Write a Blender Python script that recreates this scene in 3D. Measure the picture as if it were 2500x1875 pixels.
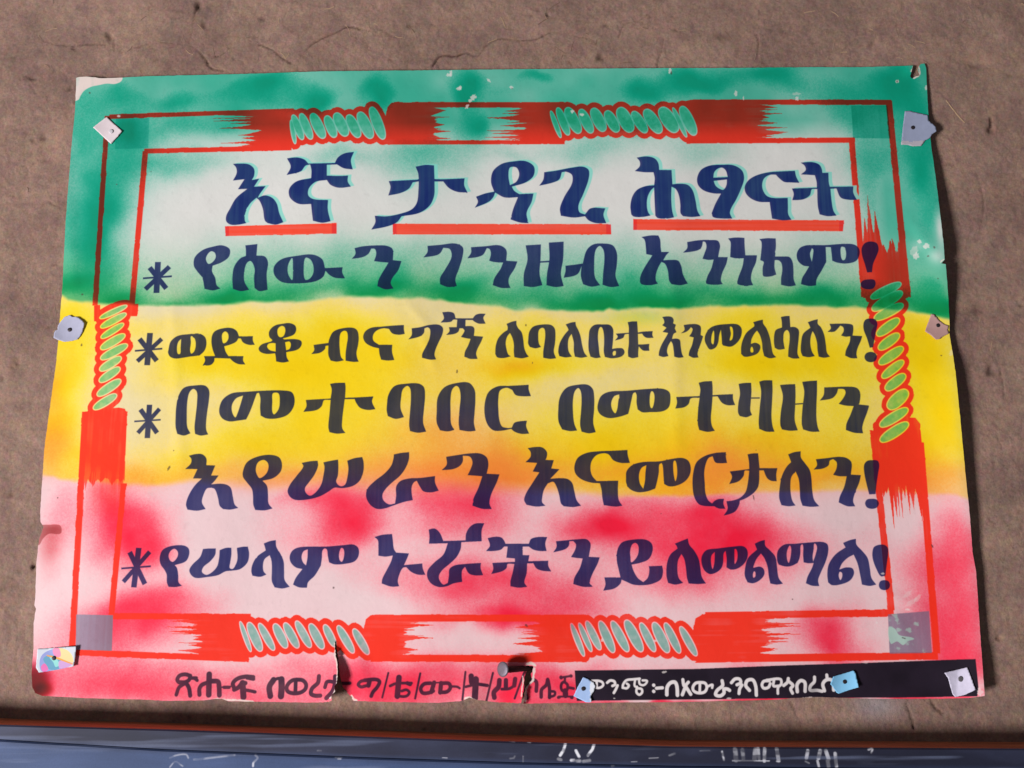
import bpy, bmesh, math, random
import numpy as np
from mathutils import Vector, Matrix, geometry
for o in list(bpy.data.objects): bpy.data.objects.remove(o)
scene=bpy.context.scene
COL=scene.collection
# ---------------------------------------------------------------- camera
FPX=2430.0; PITCH=math.radians(10.2); ROLL=math.radians(-.45); DIST=1.15; ZC=1.45
def _axes():
    F=np.array([0,math.cos(PITCH),math.sin(PITCH)]);R=np.array([1.,0,0]);U=np.array([0,-math.sin(PITCH),math.cos(PITCH)])
    c,s=math.cos(ROLL),math.sin(ROLL)
    return F,R*c+U*s,-R*s+U*c
CF,CR,CU=_axes()
cd=bpy.data.cameras.new('camera');cam=bpy.data.objects.new('camera',cd);COL.objects.link(cam)
cd.sensor_width=36;cd.lens=FPX/2500*36;cd.clip_start=.05;cd.clip_end=50
cam.matrix_world=Matrix(((CR[0],CU[0],-CF[0],0),(CR[1],CU[1],-CF[1],-DIST),(CR[2],CU[2],-CF[2],ZC),(0,0,0,1)))
scene.camera=cam
# ---------------------------------------------------------------- light: a mud-walled room lit through its doorway, low on the left
w=bpy.data.worlds.new('World');scene.world=w;w.use_nodes=True
w.node_tree.nodes['Background'].inputs[0].default_value=(.95,.93,1.0,1);w.node_tree.nodes['Background'].inputs[1].default_value=.13
def area(name,loc,target,sx,sy,energy,col):
    d=bpy.data.lights.new(name,'AREA');d.shape='RECTANGLE';d.size=sx;d.size_y=sy;d.energy=energy;d.color=col
    o=bpy.data.objects.new(name,d);COL.objects.link(o);o.location=loc
    o.rotation_euler=(Vector(target)-Vector(loc)).to_track_quat('-Z','Y').to_euler();return o
area('doorway_light',(-4.0,-3.3,-.05),(0,0,1.6),1.0,1.3,450,(1.0,.975,.99))
scene.view_settings.view_transform='Standard';scene.view_settings.look='None';scene.view_settings.exposure=0;scene.view_settings.gamma=1
# ---------------------------------------------------------------- helpers
def plane(px,py,d):
    """where the line of sight through a point of the photograph meets the plane d metres in front of the wall"""
    px=np.asarray(px,float);py=np.asarray(py,float);d=np.asarray(d,float)
    vx=CF[0]*FPX+CR[0]*(px-1250)-CU[0]*(py-937.5)
    vy=CF[1]*FPX+CR[1]*(px-1250)-CU[1]*(py-937.5)
    vz=CF[2]*FPX+CR[2]*(px-1250)-CU[2]*(py-937.5)
    t=(DIST-d)/vy
    return vx*t,-d+0*vx,vz*t+ZC
def mesh_obj(name,verts,faces,mats,parent=None,uv=None,mat_idx=None,smooth=True,loc=None):
    me=bpy.data.meshes.new(name)
    me.from_pydata([tuple(v) for v in verts],[],faces)
    for m in mats: me.materials.append(m)
    if mat_idx is not None: me.polygons.foreach_set('material_index',mat_idx)
    me.polygons.foreach_set('use_smooth',[smooth]*len(me.polygons))
    if uv is not None:
        l=me.uv_layers.new(name='UVMap');vi=np.zeros(len(me.loops),int);me.loops.foreach_get('vertex_index',vi)
        l.data.foreach_set('uv',np.asarray(uv)[vi].astype(np.float32).ravel())
    me.update();o=bpy.data.objects.new(name,me);COL.objects.link(o)
    if parent: o.parent=parent
    return o
def tag(o,label=None,cat=None,group=None,kind=None):
    if label:o['label']=label
    if cat:o['category']=cat
    if group:o['group']=group
    if kind:o['kind']=kind
    return o
def empty(name,loc):
    o=bpy.data.objects.new(name,None);COL.objects.link(o);o.location=loc;o.empty_display_size=.01;return o
def newmat(name,rough=.8,spec=.3):
    m=bpy.data.materials.new(name);m.use_nodes=True;nt=m.node_tree;b=nt.nodes['Principled BSDF']
    b.inputs['Roughness'].default_value=rough;b.inputs['Specular IOR Level'].default_value=spec
    return m,nt,b
def N(nt,t,**kw):
    n=nt.nodes.new(t)
    for k,v in kw.items():
        if k in n.inputs: n.inputs[k].default_value=v
        else: setattr(n,k,v)
    return n
def simple_mat(name,col,rough=.7,spec=.3,metal=0,noise=.12,scale=60,bump=.0):
    m,nt,b=newmat(name,rough,spec);L=nt.links.new
    b.inputs['Metallic'].default_value=metal
    tc=N(nt,'ShaderNodeTexCoord');nz=N(nt,'ShaderNodeTexNoise',Scale=scale,Detail=5.0)
    L(tc.outputs['Object'],nz.inputs['Vector'])
    mp=N(nt,'ShaderNodeMapRange');mp.inputs[3].default_value=1-noise;mp.inputs[4].default_value=1+noise
    L(nz.outputs['Fac'],mp.inputs[0])
    mx=N(nt,'ShaderNodeMix',data_type='RGBA',blend_type='MULTIPLY');mx.inputs[0].default_value=1
    mx.inputs[6].default_value=(*lin(col),1);L(mp.outputs[0],mx.inputs[7]);L(mx.outputs[2],b.inputs['Base Color'])
    if bump:
        bp=N(nt,'ShaderNodeBump',Strength=bump,Distance=.0006);L(nz.outputs['Fac'],bp.inputs['Height']);L(bp.outputs[0],b.inputs['Normal'])
    return m
def image_from(arr,name):
    """turn a computed H x W x 3 linear array (row 0 = top) into an image datablock"""
    H,W=arr.shape[:2];im=bpy.data.images.new(name,W,H,alpha=False)
    s=np.where(arr<=.0031308,arr*12.92,1.055*np.clip(arr,1e-6,1)**(1/2.4)-.055)
    px=np.ones((H,W,4),np.float32);px[:,:,:3]=s[::-1];im.pixels.foreach_set(px.ravel());im.update();return im

# ---------------------------------------------------------------- artwork of the poster (flat print)
TILES={'T1':(0,0,1000),'T2':(750,0,1000),'T3':(1500,0,1000),'A':(1500,350,650),'B':(300,750,600),'C':(700,750,600),
 'D':(1150,750,600),'E':(1600,750,600),'F':(280,1080,600),'G':(700,1080,600),'H':(1150,1080,600),'I':(1600,1080,600),
 'P':(400,1600,500),'Q':(800,1600,500),'R':(1250,1600,500),'S':(1650,1600,500)}
def spline(pts,corner,closed=True,n=5):
    out=[];N=len(pts)
    P=np.array(pts,float)
    rng_=range(N) if closed else range(N-1)
    for i in rng_:
        p1=P[i];p2=P[(i+1)%N]
        p0=P[i-1] if (closed or i>0) else p1
        p3=P[(i+2)%N] if (closed or i+2<N) else p2
        d=np.hypot(*(p2-p1))+1e-6
        def tan(a,b,c):
            la=np.hypot(*(b-a))+1e-6;lc=np.hypot(*(c-b))+1e-6
            t=(c-b)/lc**.5+(b-a)/la**.5
            return t/(la**.5+lc**.5)*1.0
        t1=(p2-p1)/d if corner[i] else tan(p0,p1,p2)
        t2=(p2-p1)/d if corner[(i+1)%N] else tan(p1,p2,p3)
        for k in range(n):
            s=k/n;s2=s*s;s3=s2*s
            out.append((2*s3-3*s2+1)*p1+(s3-2*s2+s)*d*t1+(-2*s3+3*s2)*p2+(s3-s2)*d*t2)
    if not closed: out.append(P[-1])
    return np.array(out)
def parse(s,tile):
    ox,oy,w=TILES[tile];k=w/2212.
    pts=[];cor=[]
    for t in s.split():
        c=t.endswith("'");x,y=t.rstrip("'").split(',')
        pts.append((ox+float(x)*k,oy+float(y)*k));cor.append(c)
    return pts,cor
class Canvas:
    def __init__(s,W,H,M): s.W,s.H,s.M=W,H,M
    def fill(s,polys,out=None,val=1.0,mode='max',SS=3):
        """even-odd anti-aliased fill of polygons given in photo coordinates"""
        Q=[s.M(np.asarray(p,float)) for p in polys]
        A=np.concatenate(Q)
        x0=max(int(A[:,0].min())-1,0);x1=min(int(A[:,0].max())+2,s.W)
        y0=max(int(A[:,1].min())-1,0);y1=min(int(A[:,1].max())+2,s.H)
        if x1<=x0 or y1<=y0: return (0,0,np.zeros((0,0)))
        w=x1-x0;h=y1-y0
        cov=np.zeros((h,w+2))
        E=[];
        for q in Q:
            r=np.roll(q,-1,axis=0);E.append(np.hstack([q,r]))
        E=np.concatenate(E);E=E[np.abs(E[:,1]-E[:,3])>1e-9]
        ylo=np.minimum(E[:,1],E[:,3]);yhi=np.maximum(E[:,1],E[:,3])
        for j in range(h*SS):
            y=y0+(j+.5)/SS
            m=(ylo<=y)&(yhi>y)
            if not m.any(): continue
            e=E[m];xs=np.sort(e[:,0]+(y-e[:,1])*(e[:,2]-e[:,0])/(e[:,3]-e[:,1]))-x0
            row=cov[j//SS]
            for a,b in zip(xs[::2],xs[1::2]):
                a=min(max(a,0),w);b=min(max(b,0),w)
                if b<=a: continue
                ia,ib=int(a),int(b)
                if ia==ib: row[ia]+=(b-a)/SS
                else:
                    row[ia]+=(ia+1-a)/SS;row[ia+1:ib]+=1./SS;row[ib]+=(b-ib)/SS
        cov=np.clip(cov[:,:w],0,1)*val
        if out is not None:
            v=out[y0:y1,x0:x1]
            if mode=='max': np.maximum(v,cov,out=v)
            else: v*=(1-cov)
        return x0,y0,cov
    def stroke(s,pts,width,out,square=False,closed=False):
        p=spline(pts,[False]*len(pts),False,6) if len(pts)>2 else np.array(pts,float)
        p=s.M(p);sc=s.sc
        r=width*sc/2
        x0=max(int(p[:,0].min()-r)-2,0);x1=min(int(p[:,0].max()+r)+3,s.W)
        y0=max(int(p[:,1].min()-r)-2,0);y1=min(int(p[:,1].max()+r)+3,s.H)
        if x1<=x0 or y1<=y0:return
        Y,X=np.mgrid[y0:y1,x0:x1];X=X+.5;Y=Y+.5
        best=np.full(X.shape,1e9)
        for a,b in zip(p[:-1],p[1:]):
            d=b-a;L=d@d+1e-9
            t=((X-a[0])*d[0]+(Y-a[1])*d[1])/L
            if not square: t=np.clip(t,0,1); D=np.hypot(X-a[0]-t*d[0],Y-a[1]-t*d[1])
            else:
                l=L**.5; D=np.maximum(np.abs((X-a[0])*d[1]-(Y-a[1])*d[0])/l, r+np.maximum(-t*l,(t-1)*l))
            best=np.minimum(best,D)
        v=out[y0:y1,x0:x1];np.maximum(v,np.clip(r-best+.5,0,1),out=v)
def vnoise(W,H,cell,rng,oct=3,ax=1.,ay=1.):
    out=np.zeros((H,W),np.float32);amp=1.;tot=0
    for o in range(oct):
        cx=max(cell*ax/2**o,1.);cy=max(cell*ay/2**o,1.)
        gw=int(W/cx)+3;gh=int(H/cy)+3
        g=rng.random((gh,gw)).astype(np.float32)
        x=np.arange(W)/cx;y=np.arange(H)/cy
        xi=x.astype(int);yi=y.astype(int);fx=x-xi;fy=y-yi
        fx=(fx*fx*(3-2*fx)).astype(np.float32);fy=(fy*fy*(3-2*fy)).astype(np.float32)
        r0=g[yi][:,xi]*(1-fx)+g[yi][:,xi+1]*fx
        r1=g[yi+1][:,xi]*(1-fx)+g[yi+1][:,xi+1]*fx
        out+=amp*(r0*(1-fy)[:,None]+r1*fy[:,None]);tot+=amp;amp*=.5
    return out/tot
def lin(c):
    c=np.asarray(c,float)/255.
    return np.where(c<=.04045,c/12.92,((c+.055)/1.055)**2.4)
def ell(x1,y1,x2,y2,w,grow=0.,k=1.,o=(0,0),n=28):
    a=np.array([o[0]+x1*k,o[1]+y1*k]);b=np.array([o[0]+x2*k,o[1]+y2*k]);c=(a+b)/2;d=b-a;L=np.hypot(*d)
    u=d/L;v=np.array([-u[1],u[0]]);A=L/2+grow;B=w*k/2+grow
    t=np.arange(n)*2*math.pi/n
    e=lambda q:np.sign(q)*np.abs(q)**.88
    return c+np.outer(e(np.cos(t))*A,u)+np.outer(e(np.sin(t))*B,v)
ROPES=[ # origin, scale, list of x1,y1,x2,y2,w
 ((480,230),.226,"1020,280,1065,535,45 1040,225,1145,490,80 1125,210,1240,485,90 1245,210,1375,475,110 1400,235,1495,465,100 1500,205,1620,450,120 1635,225,1755,465,110 1755,195,1890,475,120 1885,140,2020,485,110",14),
 ((1320,230),.3165,"78,130,155,335,35 130,105,215,315,60 200,105,300,300,85 305,118,395,298,75 400,110,490,285,85 505,130,595,290,80 605,105,700,290,100 710,135,815,295,75 805,120,925,298,90 925,105,1050,290,105 1020,105,1125,330,35 1085,95,1190,315,85",14),
 ((540,1470),.226,"205,210,320,535,50 295,220,430,530,100 410,230,570,520,80 575,235,705,495,95 685,225,830,495,90 810,205,965,490,85 960,235,1100,505,95 1115,245,1230,480,80 1260,255,1430,550,85 1430,290,1590,565,85",15),
 ((1340,1470),.226,"240,230,380,585,60 325,225,460,535,60 405,205,555,515,80 550,205,700,545,95 680,205,855,535,95 830,195,1005,535,110 990,225,1145,535,85 1130,220,1290,545,105 1255,225,1415,550,85 1420,265,1595,580,80",15),
 ((180,700),.205,"310,375,635,225,65 320,485,625,320,80 325,610,595,440,75 320,740,610,570,95 320,860,640,690,95 310,995,565,840,95 305,1130,550,965,95 280,1295,560,1110,100 235,1455,510,1285,95",14),
 ((2050,450),.211,"360,1315,710,1145,100 375,1455,725,1245,120 400,1560,735,1390,110",13),
 ((2050,750),.211,"430,325,690,135,110 450,485,690,310,110 455,655,735,465,110 490,815,740,620,100 530,955,760,780,115 560,1170,785,965,150 465,1375,790,1175,115 470,1550,795,1340,120",13)]
B1=[(60,716),(149,720),(167,731),(203,738),(294,742),(343,745),(452,745),(542,744),(610,735),(723,737),(836,724),(877,723),(967,727),(1030,727),(1148,742),(1207,745),(1256,760),(1283,756),(1428,760),(1473,758),(1487,751),(1510,758),(1564,751),(1599,749),(1658,754),(1735,745),(1816,748),(1907,742),(1997,747),(2110,751),(2214,758),(2269,767),(2318,779),(2480,785)]
B2=[(40,1150),(108,1158),(149,1170),(226,1176),(316,1183),(398,1181),(466,1172),(542,1176),(700,1180),(900,1185),(1220,1194),(1338,1192),(1405,1201),(1518,1213),(1690,1211),(1816,1203),(1952,1199),(2088,1197),(2259,1203),(2336,1208),(2361,1217),(2480,1225)]
# spray blobs x,y,rx,ry,strength
GREEN="300,235,70,45,.75 430,250,80,40,.75 560,225,70,35,.55 640,215,110,60,.95 775,235,60,50,.95 935,225,70,65,1 1130,215,60,80,1 1230,235,60,30,.45 1320,190,80,35,.8 1560,215,80,50,.95 1700,200,130,50,1 1880,185,120,45,.95 2050,235,130,55,.6 2190,215,90,80,1 2235,310,60,90,.95 2080,290,60,50,.6 210,240,60,60,.55 200,330,50,90,.55 300,330,65,60,1 240,460,45,60,.7 235,530,60,80,1 215,600,50,60,.7 160,500,30,140,.35 300,420,60,60,.45 190,690,80,38,.95 290,720,60,32,.9 410,742,90,22,.7 250,650,60,40,.35 200,600,60,50,.5 390,395,150,35,.4 450,310,90,35,.6 560,300,50,30,.6 1160,300,60,40,.95 1030,385,100,55,.5 830,380,80,30,.25 1430,365,90,30,.3 1700,370,80,30,.2 1540,300,160,40,.6 1250,380,60,20,.15 2130,380,60,60,.55 2130,470,35,90,.4 2240,420,50,90,.85 2265,530,50,80,.6 2250,640,40,60,.3 2190,560,60,80,.3 2180,735,70,40,.95 2290,750,60,50,1 2280,690,50,30,.5 560,715,90,30,.9 640,735,100,22,.7 710,712,60,28,.55 800,715,60,22,.35 890,712,50,32,.75 950,700,60,30,.95 1050,710,60,22,.45 1120,715,70,42,.95 1040,740,120,12,.4 1230,738,60,22,.4 1330,720,90,38,.55 1400,745,120,22,.7 1470,745,60,26,1 1620,732,90,34,1 1560,705,80,38,.7 1740,715,90,30,.45 1830,732,80,28,.8 1930,722,60,26,.5 2020,730,90,36,.9 1600,660,300,60,.25 750,660,350,60,.25 2030,640,100,90,.2 1030,640,500,60,.18"
YELLOW="170,800,100,90,.8 160,930,60,90,.95 130,1050,70,70,.95 190,1130,80,50,.7 330,800,120,30,.35 560,870,160,60,.7 480,890,90,40,.7 640,800,130,50,.4 730,900,120,80,.95 850,830,150,70,.85 820,960,150,90,.8 960,880,140,70,.6 1000,960,160,40,.4 1260,895,110,38,1 1180,830,100,60,.5 1300,820,120,50,.5 1450,790,160,28,.35 1400,880,140,30,.55 1540,850,60,70,.3 1800,800,170,70,.75 1850,890,170,55,1 2000,880,100,70,.8 2120,800,80,60,.5 2250,860,90,110,1 2290,1000,90,130,1 2230,1110,90,60,1 2080,930,90,60,.45 480,1030,60,60,.25 430,1140,120,50,.6 620,1090,140,60,.85 760,1050,130,80,.7 860,1110,160,60,.5 950,1050,100,50,.45 1060,1090,80,50,.4 1300,1110,140,60,.9 1480,1090,120,70,.95 1560,1160,140,45,.95 1650,1100,110,80,.95 1620,1000,120,50,.5 1850,1080,180,70,.85 2000,1130,140,60,.95 1950,1000,130,40,.4 1400,1010,90,40,.4 1180,960,120,70,.4 1750,1160,300,40,.7 330,1165,130,16,.5 2050,1020,60,90,.4"
ORANGE="120,1080,40,60,.45 135,950,28,60,.4 1130,1150,150,55,.75 950,1180,120,30,.35 1500,1150,220,40,.35 1000,1150,200,45,.4 480,1160,120,25,.3 1850,1120,220,60,.25 130,1110,50,50,.3 1220,1165,90,42,.65 1180,1120,80,40,.35 1290,1180,130,20,.3 1250,885,60,20,.25 1900,1165,260,42,.5 1740,1130,80,60,.6 2250,1180,90,40,.5 680,1165,110,32,.6 800,1170,160,22,.25 330,1165,60,25,.35 1080,1060,110,60,.45 2290,1160,60,40,.3 1100,900,120,80,.12"
PINK="1600,1713,300,9,.9 1850,1710,200,9,.8 2100,1706,200,9,.9 2300,1708,110,9,.9 320,1290,85,75,.95 270,1240,60,60,.7 360,1340,60,50,.8 160,1240,40,80,.35 120,1320,30,90,.3 340,1490,90,40,.9 420,1470,110,40,.5 300,1530,120,60,.75 250,1560,60,60,.7 100,1660,90,60,.7 280,1680,160,50,.75 460,1680,170,40,.55 620,1700,150,25,.5 880,1680,170,60,.7 1000,1690,180,50,.75 1260,1690,60,50,.9 1380,1680,70,40,.8 840,1235,60,50,.75 855,1275,75,55,.75 780,1215,110,25,.55 820,1330,90,50,.45 740,1290,150,80,.22 1150,1230,110,65,.75 1060,1200,90,45,.65 1110,1290,130,50,.4 1500,1275,75,48,1 1440,1300,90,40,.7 1580,1260,90,45,.5 1560,1330,110,50,.4 1720,1255,110,55,.95 1780,1320,110,50,1 1700,1330,120,50,.75 1660,1400,110,50,.55 1850,1290,110,40,.4 1200,1410,120,45,.65 1320,1440,160,60,.6 1130,1440,90,40,.5 1250,1505,130,30,.95 1050,1410,140,35,.4 1400,1480,90,40,.5 1150,1640,380,40,.45 950,1560,120,20,.15 1770,1560,200,60,.2 2030,1555,50,60,.8 2070,1600,60,40,.5 1990,1540,70,40,.4 2330,1290,60,70,.6 2310,1370,70,60,.8 2360,1480,50,120,.7 2300,1540,60,80,.75 2330,1620,70,60,.85 2250,1400,60,60,.4 1800,1430,140,60,.2 1900,1340,160,60,.35 2090,1480,40,50,.2 2250,1490,60,40,.5 560,1640,200,30,.2 1900,1650,400,20,.45 2140,1330,60,60,.12"
def blobs(s): return [tuple(float(v) for v in b.split(',')) for b in s.split()]
def make_art(cv,seed=3):
    rng=np.random.default_rng(seed);W,H=cv.W,cv.H
    Y,X=np.mgrid[0:H,0:W].astype(np.float32)
    sc=cv.sc
    n1=vnoise(W,H,150*sc,rng,3);n2=vnoise(W,H,60*sc,rng,3);n3=vnoise(W,H,25*sc,rng,2)
    wx=(vnoise(W,H,80*sc,rng,2)-.5)*50*sc;wy=(vnoise(W,H,80*sc,rng,2)-.5)*50*sc
    def field(s):
        T=np.zeros((H,W),np.float32)
        for (x,y,rx,ry,a) in blobs(s):
            c=cv.M(np.array([[x,y]]))[0]
            R=max(rx,ry)*3.2*sc
            x0=max(int(c[0]-R),0);x1=min(int(c[0]+R),W);y0=max(int(c[1]-R),0);y1=min(int(c[1]+R),H)
            if x1<=x0 or y1<=y0: continue
            sl=(slice(y0,y1),slice(x0,x1))
            dx=(X[sl]+wx[sl]-c[0])/(rx*sc);dy=(Y[sl]+wy[sl]-c[1])/(ry*sc);q=dx*dx+dy*dy
            g=a*(.8*np.exp(-1.05*q)+.2*np.exp(-.42*q))
            T[sl]=1-(1-T[sl])*(1-np.clip(g,0,.995))
        return np.clip(T*(.88+.22*n2),0,1)
    # boundaries as functions of canvas x
    def bound(B):
        p=cv.M(np.array(B,float));return np.interp(np.arange(W),p[:,0],p[:,1])[None,:]+(n3-.5)*7*sc
    soft=3.5*sc
    def step(d,s): return np.clip(d/s*.5+.5,0,1)**2*(3-2*np.clip(d/s*.5+.5,0,1))
    b1=bound(B1);b2=bound(B2)
    sb2=(7+50*np.exp(-((X-cv.M(np.array([[950,1180]]))[0][0])/(330*sc))**2))*sc
    zg=1-step(Y-b1,soft*2.0);zp=step(Y-b2,sb2);zy=(1-zg)*(1-zp)
    fg,fy,fo,fp=[field(s) for s in (GREEN,YELLOW,ORANGE,PINK)]
    paper=lin((219,211,207));img=np.ones((H,W,3))*paper
    img*= (1+(n1-.5)*.05)[...,None]
    def mul(den,ink): # multiplicative ink, density 0..1
        nonlocal img
        img*=np.exp(den[...,None]*np.log(np.asarray(ink)))
    over=lambda den,col:img*(1-den[...,None])+den[...,None]*lin(col)
    def gm(den,col):
        nonlocal img
        k=np.clip(den,0,1)[...,None];g=lambda a:np.clip(a,1e-5,1)**.45
        img=(g(img)*(1-k)+g(lin(col))*k)**(1/.45)
    grain=(rng.random((H,W)).astype(np.float32)+vnoise(W,H,3*sc,rng,2)-1.)*.55
    fg,fy,fo,fp=[np.clip(f+grain*f*(1-f)*1.1,0,1) for f in (fg,fy,fo,fp)]
    # green: pale wash then strong
    q=cv.M(np.array([[345,362],[2090,345]]))
    tp=np.clip((q[:,1].mean()+8*sc-Y)/(70*sc),0,1);sd=np.clip((q[0,0]-X+25*sc)/(90*sc),0,1)*.8+np.clip((X-q[1,0]+25*sc)/(90*sc),0,1)*.9
    wash=np.clip(np.maximum(tp,sd),0,1);fg=np.maximum(fg,wash*(.50+.45*(n1-.45)))
    fp=np.maximum(fp,.06+.10*n1)
    g=(.05+.95*fg)*zg
    gm(g*.84,(78,182,150));gm(np.clip(g,0,1)**1.35*1.06,(0,143,112))
    # greener near the lower edge
    near=np.exp(-np.clip(b1-Y,0,1e9)/(60*sc))
    mul(zg*near*fg*.9,(.9,.82,.42)); mul(zg*near*(.3+.5*n1),(1,1,.62))
    mul(zg*.22*np.exp(-((b1-Y)/(110*sc))**2),(.92,1,.45))
    # pale green bleed below the edge
    bl=cv.M(np.array([[1560,775]]))[0]
    mul(zy*.55*np.exp(-(((X-bl[0])/(80*sc))**2+((Y-bl[1])/(20*sc))**2)),(.35,.85,.7))
    mul(zy*(.40+.5*(n1-.5)),(1.03,.88,.28))
    gm(zy*fy*.98,(255,212,6)); mul(zy*np.clip(fy-.6,0,1)*1.2,(.97,.72,.4))
    gm(zy*fo*1.15,(255,138,52));gm(zp*fo*.7*np.exp(-np.clip(Y-b2,0,1e9)/(28*sc)),(253,110,60))
    mul(zp*.15,(1.1,.46,.58)); gm(zp*fp*.9,(253,126,140)); gm(zp*fp**2.15,(253,28,58)); 
    # faint pink haze over the lower part of the yellow zone
    mul(zy*np.exp(-np.clip(b2-Y,0,1e9)/(70*sc))*fp*.8,(1.05,.35,.5))
    img=np.clip(img,.0015,.82)
    base=img.copy()
    m=lambda:np.zeros((H,W),np.float32)
    # ---- red marker frame
    red=m()
    S=[(a,b,c,d,e+2) for a,b,c,d,e in (
        (267,285,717,270,10),(262,283,232,745,11),(352,369,712,361,11),(355,369,322,745,12),
        (972,256,1378,256,13),(952,348,1378,347,9),(1685,249,2176,250,12),(1676,344,2085,342,12),
        (2170,246,2216,725,14),(2079,336,2110,725,13),
        (237,745,237,785,13),(327,742,325,772,20),
        (208,1005,176,1580,13),(302,1180,272,1500,12),
        (2131,1050,2176,1490,14),(2247,1080,2287,1595,15),
        (275,1504,612,1506,12),(185,1593,608,1609,12),(915,1509,1430,1509,14),(905,1607,1430,1608,14),
        (1722,1503,2182,1496,14),(1697,1609,2290,1601,15))]
    for x0,y0,x1,y1,w in S: cv.stroke([(x0,y0),(x1,y1)],w,red,True)
    def band(quad,solid,spike,seed,n=14):
        """dry-brush block: a,b at the solid end, d,c at the streaked end; ragged bristle ends"""
        r=np.random.default_rng(seed)
        a,b,c,d=cv.M(np.array(quad,float));al=((d-a)+(c-b))/2;ac=b-a;lac=np.hypot(*ac)
        Q=np.array([a,b,c,d]);x0=max(int(Q[:,0].min())-2,0);x1=int(Q[:,0].max())+3;y0=max(int(Q[:,1].min())-2,0);y1=int(Q[:,1].max())+3
        sl=(slice(y0,y1),slice(x0,x1));dx=X[sl]-a[0];dy=Y[sl]-a[1];u=np.zeros_like(dx);v=np.zeros_like(dx)
        for it in range(3): # bilinear inverse by fixed point
            ex,ey=(b-a),(d-a);k=(c-d)-(b-a)
            rx=dx-k[0]*u*v;ry=dy-k[1]*u*v;det=ex[0]*ey[1]-ex[1]*ey[0]
            v=(rx*ey[1]-ry*ey[0])/det;u=(ex[0]*ry-ex[1]*rx)/det
        vv=np.linspace(0,1,400);E=np.zeros(400)
        t=0.
        while t<1: # bristle clumps: sharp tapering tongues of unequal length and width
            w_=r.uniform(.35,1.6)/n;h_=r.uniform(.15,1.)**1.2;m_=t+w_*r.uniform(.3,.7)
            E=np.maximum(E,h_*np.clip(1-np.abs(vv-m_)/(w_*.66),0,1)**1.7);t+=w_*r.uniform(.55,.95)
        E+=.06*np.interp(vv,np.linspace(0,1,60),r.random(60))
        st_=(streh if abs(al[0])>abs(al[1]) else strev)[sl]
        e=solid+spike*(np.interp(v,vv,E)*.95-.05)+.10*spike*(st_-.5)*2
        lu=np.hypot(*al);m_=np.clip((e-u)*lu/(3.2*sc)+.5,0,1)*np.clip(v*lac+.5,0,1)*np.clip((1-v)*lac+.5,0,1)*np.clip(u*lu+.5,0,1)
        fade=1-.30*np.clip((u-solid*.75)/(spike+.2),0,1)*(st_<.55)
        np.maximum(red[sl],m_*fade,out=red[sl])
    streh=vnoise(W,H,5*sc,rng,2,40,1);strev=vnoise(W,H,5*sc,rng,2,1,40)
    band([(713,270),(710,362),(480,368),(480,276)],.36,.52,5,9)
    band([(970,252),(960,350),(1140,350),(1140,252)],.52,.32,6,9)
    band([(1379,250),(1378,351),(1135,351),(1135,252)],.40,.52,7,10)
    band([(1688,246),(1684,347),(1990,345),(1990,248)],.55,.38,8,9)
    band([(2107,727),(2216,727),(2192,470),(2090,470)],.42,.62,21,5)
    band([(2133,1050),(2247,1050),(2280,1400),(2160,1400)],.38,.36,10,9)
    band([(208,1004),(310,1004),(295,1400),(188,1400)],.42,.09,11,5)
    t_=m();cv.fill([np.array([(213,1100),(303,1100),(299,1300),(206,1300)],float)],t_)
    yy=cv.M(np.array([[250,1175],[250,1275]]))[:,1];xx_=cv.M(np.array([[215,1200],[290,1200]]))[:,0]
    t_*=np.clip((yy[1]-Y)/(yy[1]-yy[0]),0,1)*(.35+.6*np.clip((X-xx_[0])/(xx_[1]-xx_[0]),0,1))*(.7+.6*(strev-.4));np.maximum(red,np.clip(t_,0,1),out=red)
    band([(612,1502),(608,1611),(375,1606),(375,1502)],.50,.42,12,10)
    band([(915,1506),(915,1611),(1080,1611),(1080,1504)],.40,.5,13,9)
    band([(1412,1504),(1428,1611),(1215,1611),(1215,1504)],.48,.4,9,8)
    band([(1722,1502),(1715,1612),(1990,1610),(1990,1500)],.52,.4,15,10)
    for q in ([(940,300),(946,262),(956,250),(975,248),(975,353),(930,352)],[(888,1540),(893,1512),(905,1502),(930,1500),(930,1612),(905,1613)],
              [(1692,1540),(1698,1510),(1715,1499),(1735,1497),(1735,1612),(1697,1616)],[(208,1012),(215,1002),(290,995),(305,998),(310,1012),(310,1040),(205,1040)],
              [(1662,262),(1672,247),(1690,243),(1690,349),(1676,349)],[(2131,1060),(2131,1035),(2150,1015),(2235,1020),(2247,1035),(2247,1070)],
              [(600,1500),(610,1500),(610,1520),(602,1612),(590,1612)],[(1425,1500),(1415,1520),(1420,1612),(1432,1618),(1432,1600)]):
        cv.fill([np.array(q,float)],red)
    ov=m();rim=m();rr_=np.random.default_rng(77)
    for o,k,s,gr in ROPES:
        for e in s.split():
            v=[float(t) for t in e.split(',')]
            cv.fill([ell(*v,grow=gr,k=k,o=o)],red)
    for o,k,s,gr in ROPES:
        for e in s.split():
            v=[float(t) for t in e.split(',')]
            cv.fill([ell(*v,grow=1.5,k=k,o=o)],rim);cv.fill([ell(*v,grow=-1.5,k=k,o=o)],ov,rr_.uniform(.68,1.))
    def warp(a,amp):
        wx_=(vnoise(W,H,16*sc,rng,3)-.5)*amp*sc;wy_=(vnoise(W,H,16*sc,rng,3)-.5)*amp*sc
        return a[np.clip((Y+wy_+.5).astype(int),0,H-1),np.clip((X+wx_+.5).astype(int),0,W-1)]
    red=warp(red,2.6)
    red=red*(1-rim)
    L=cv.M(np.array([[335,900],[2070,700]]))
    side=np.clip((L[0,0]-X)/20,0,1)+np.clip((X-L[1,0])/20,0,1)
    st=streh*(1-side)+strev*side
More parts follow.
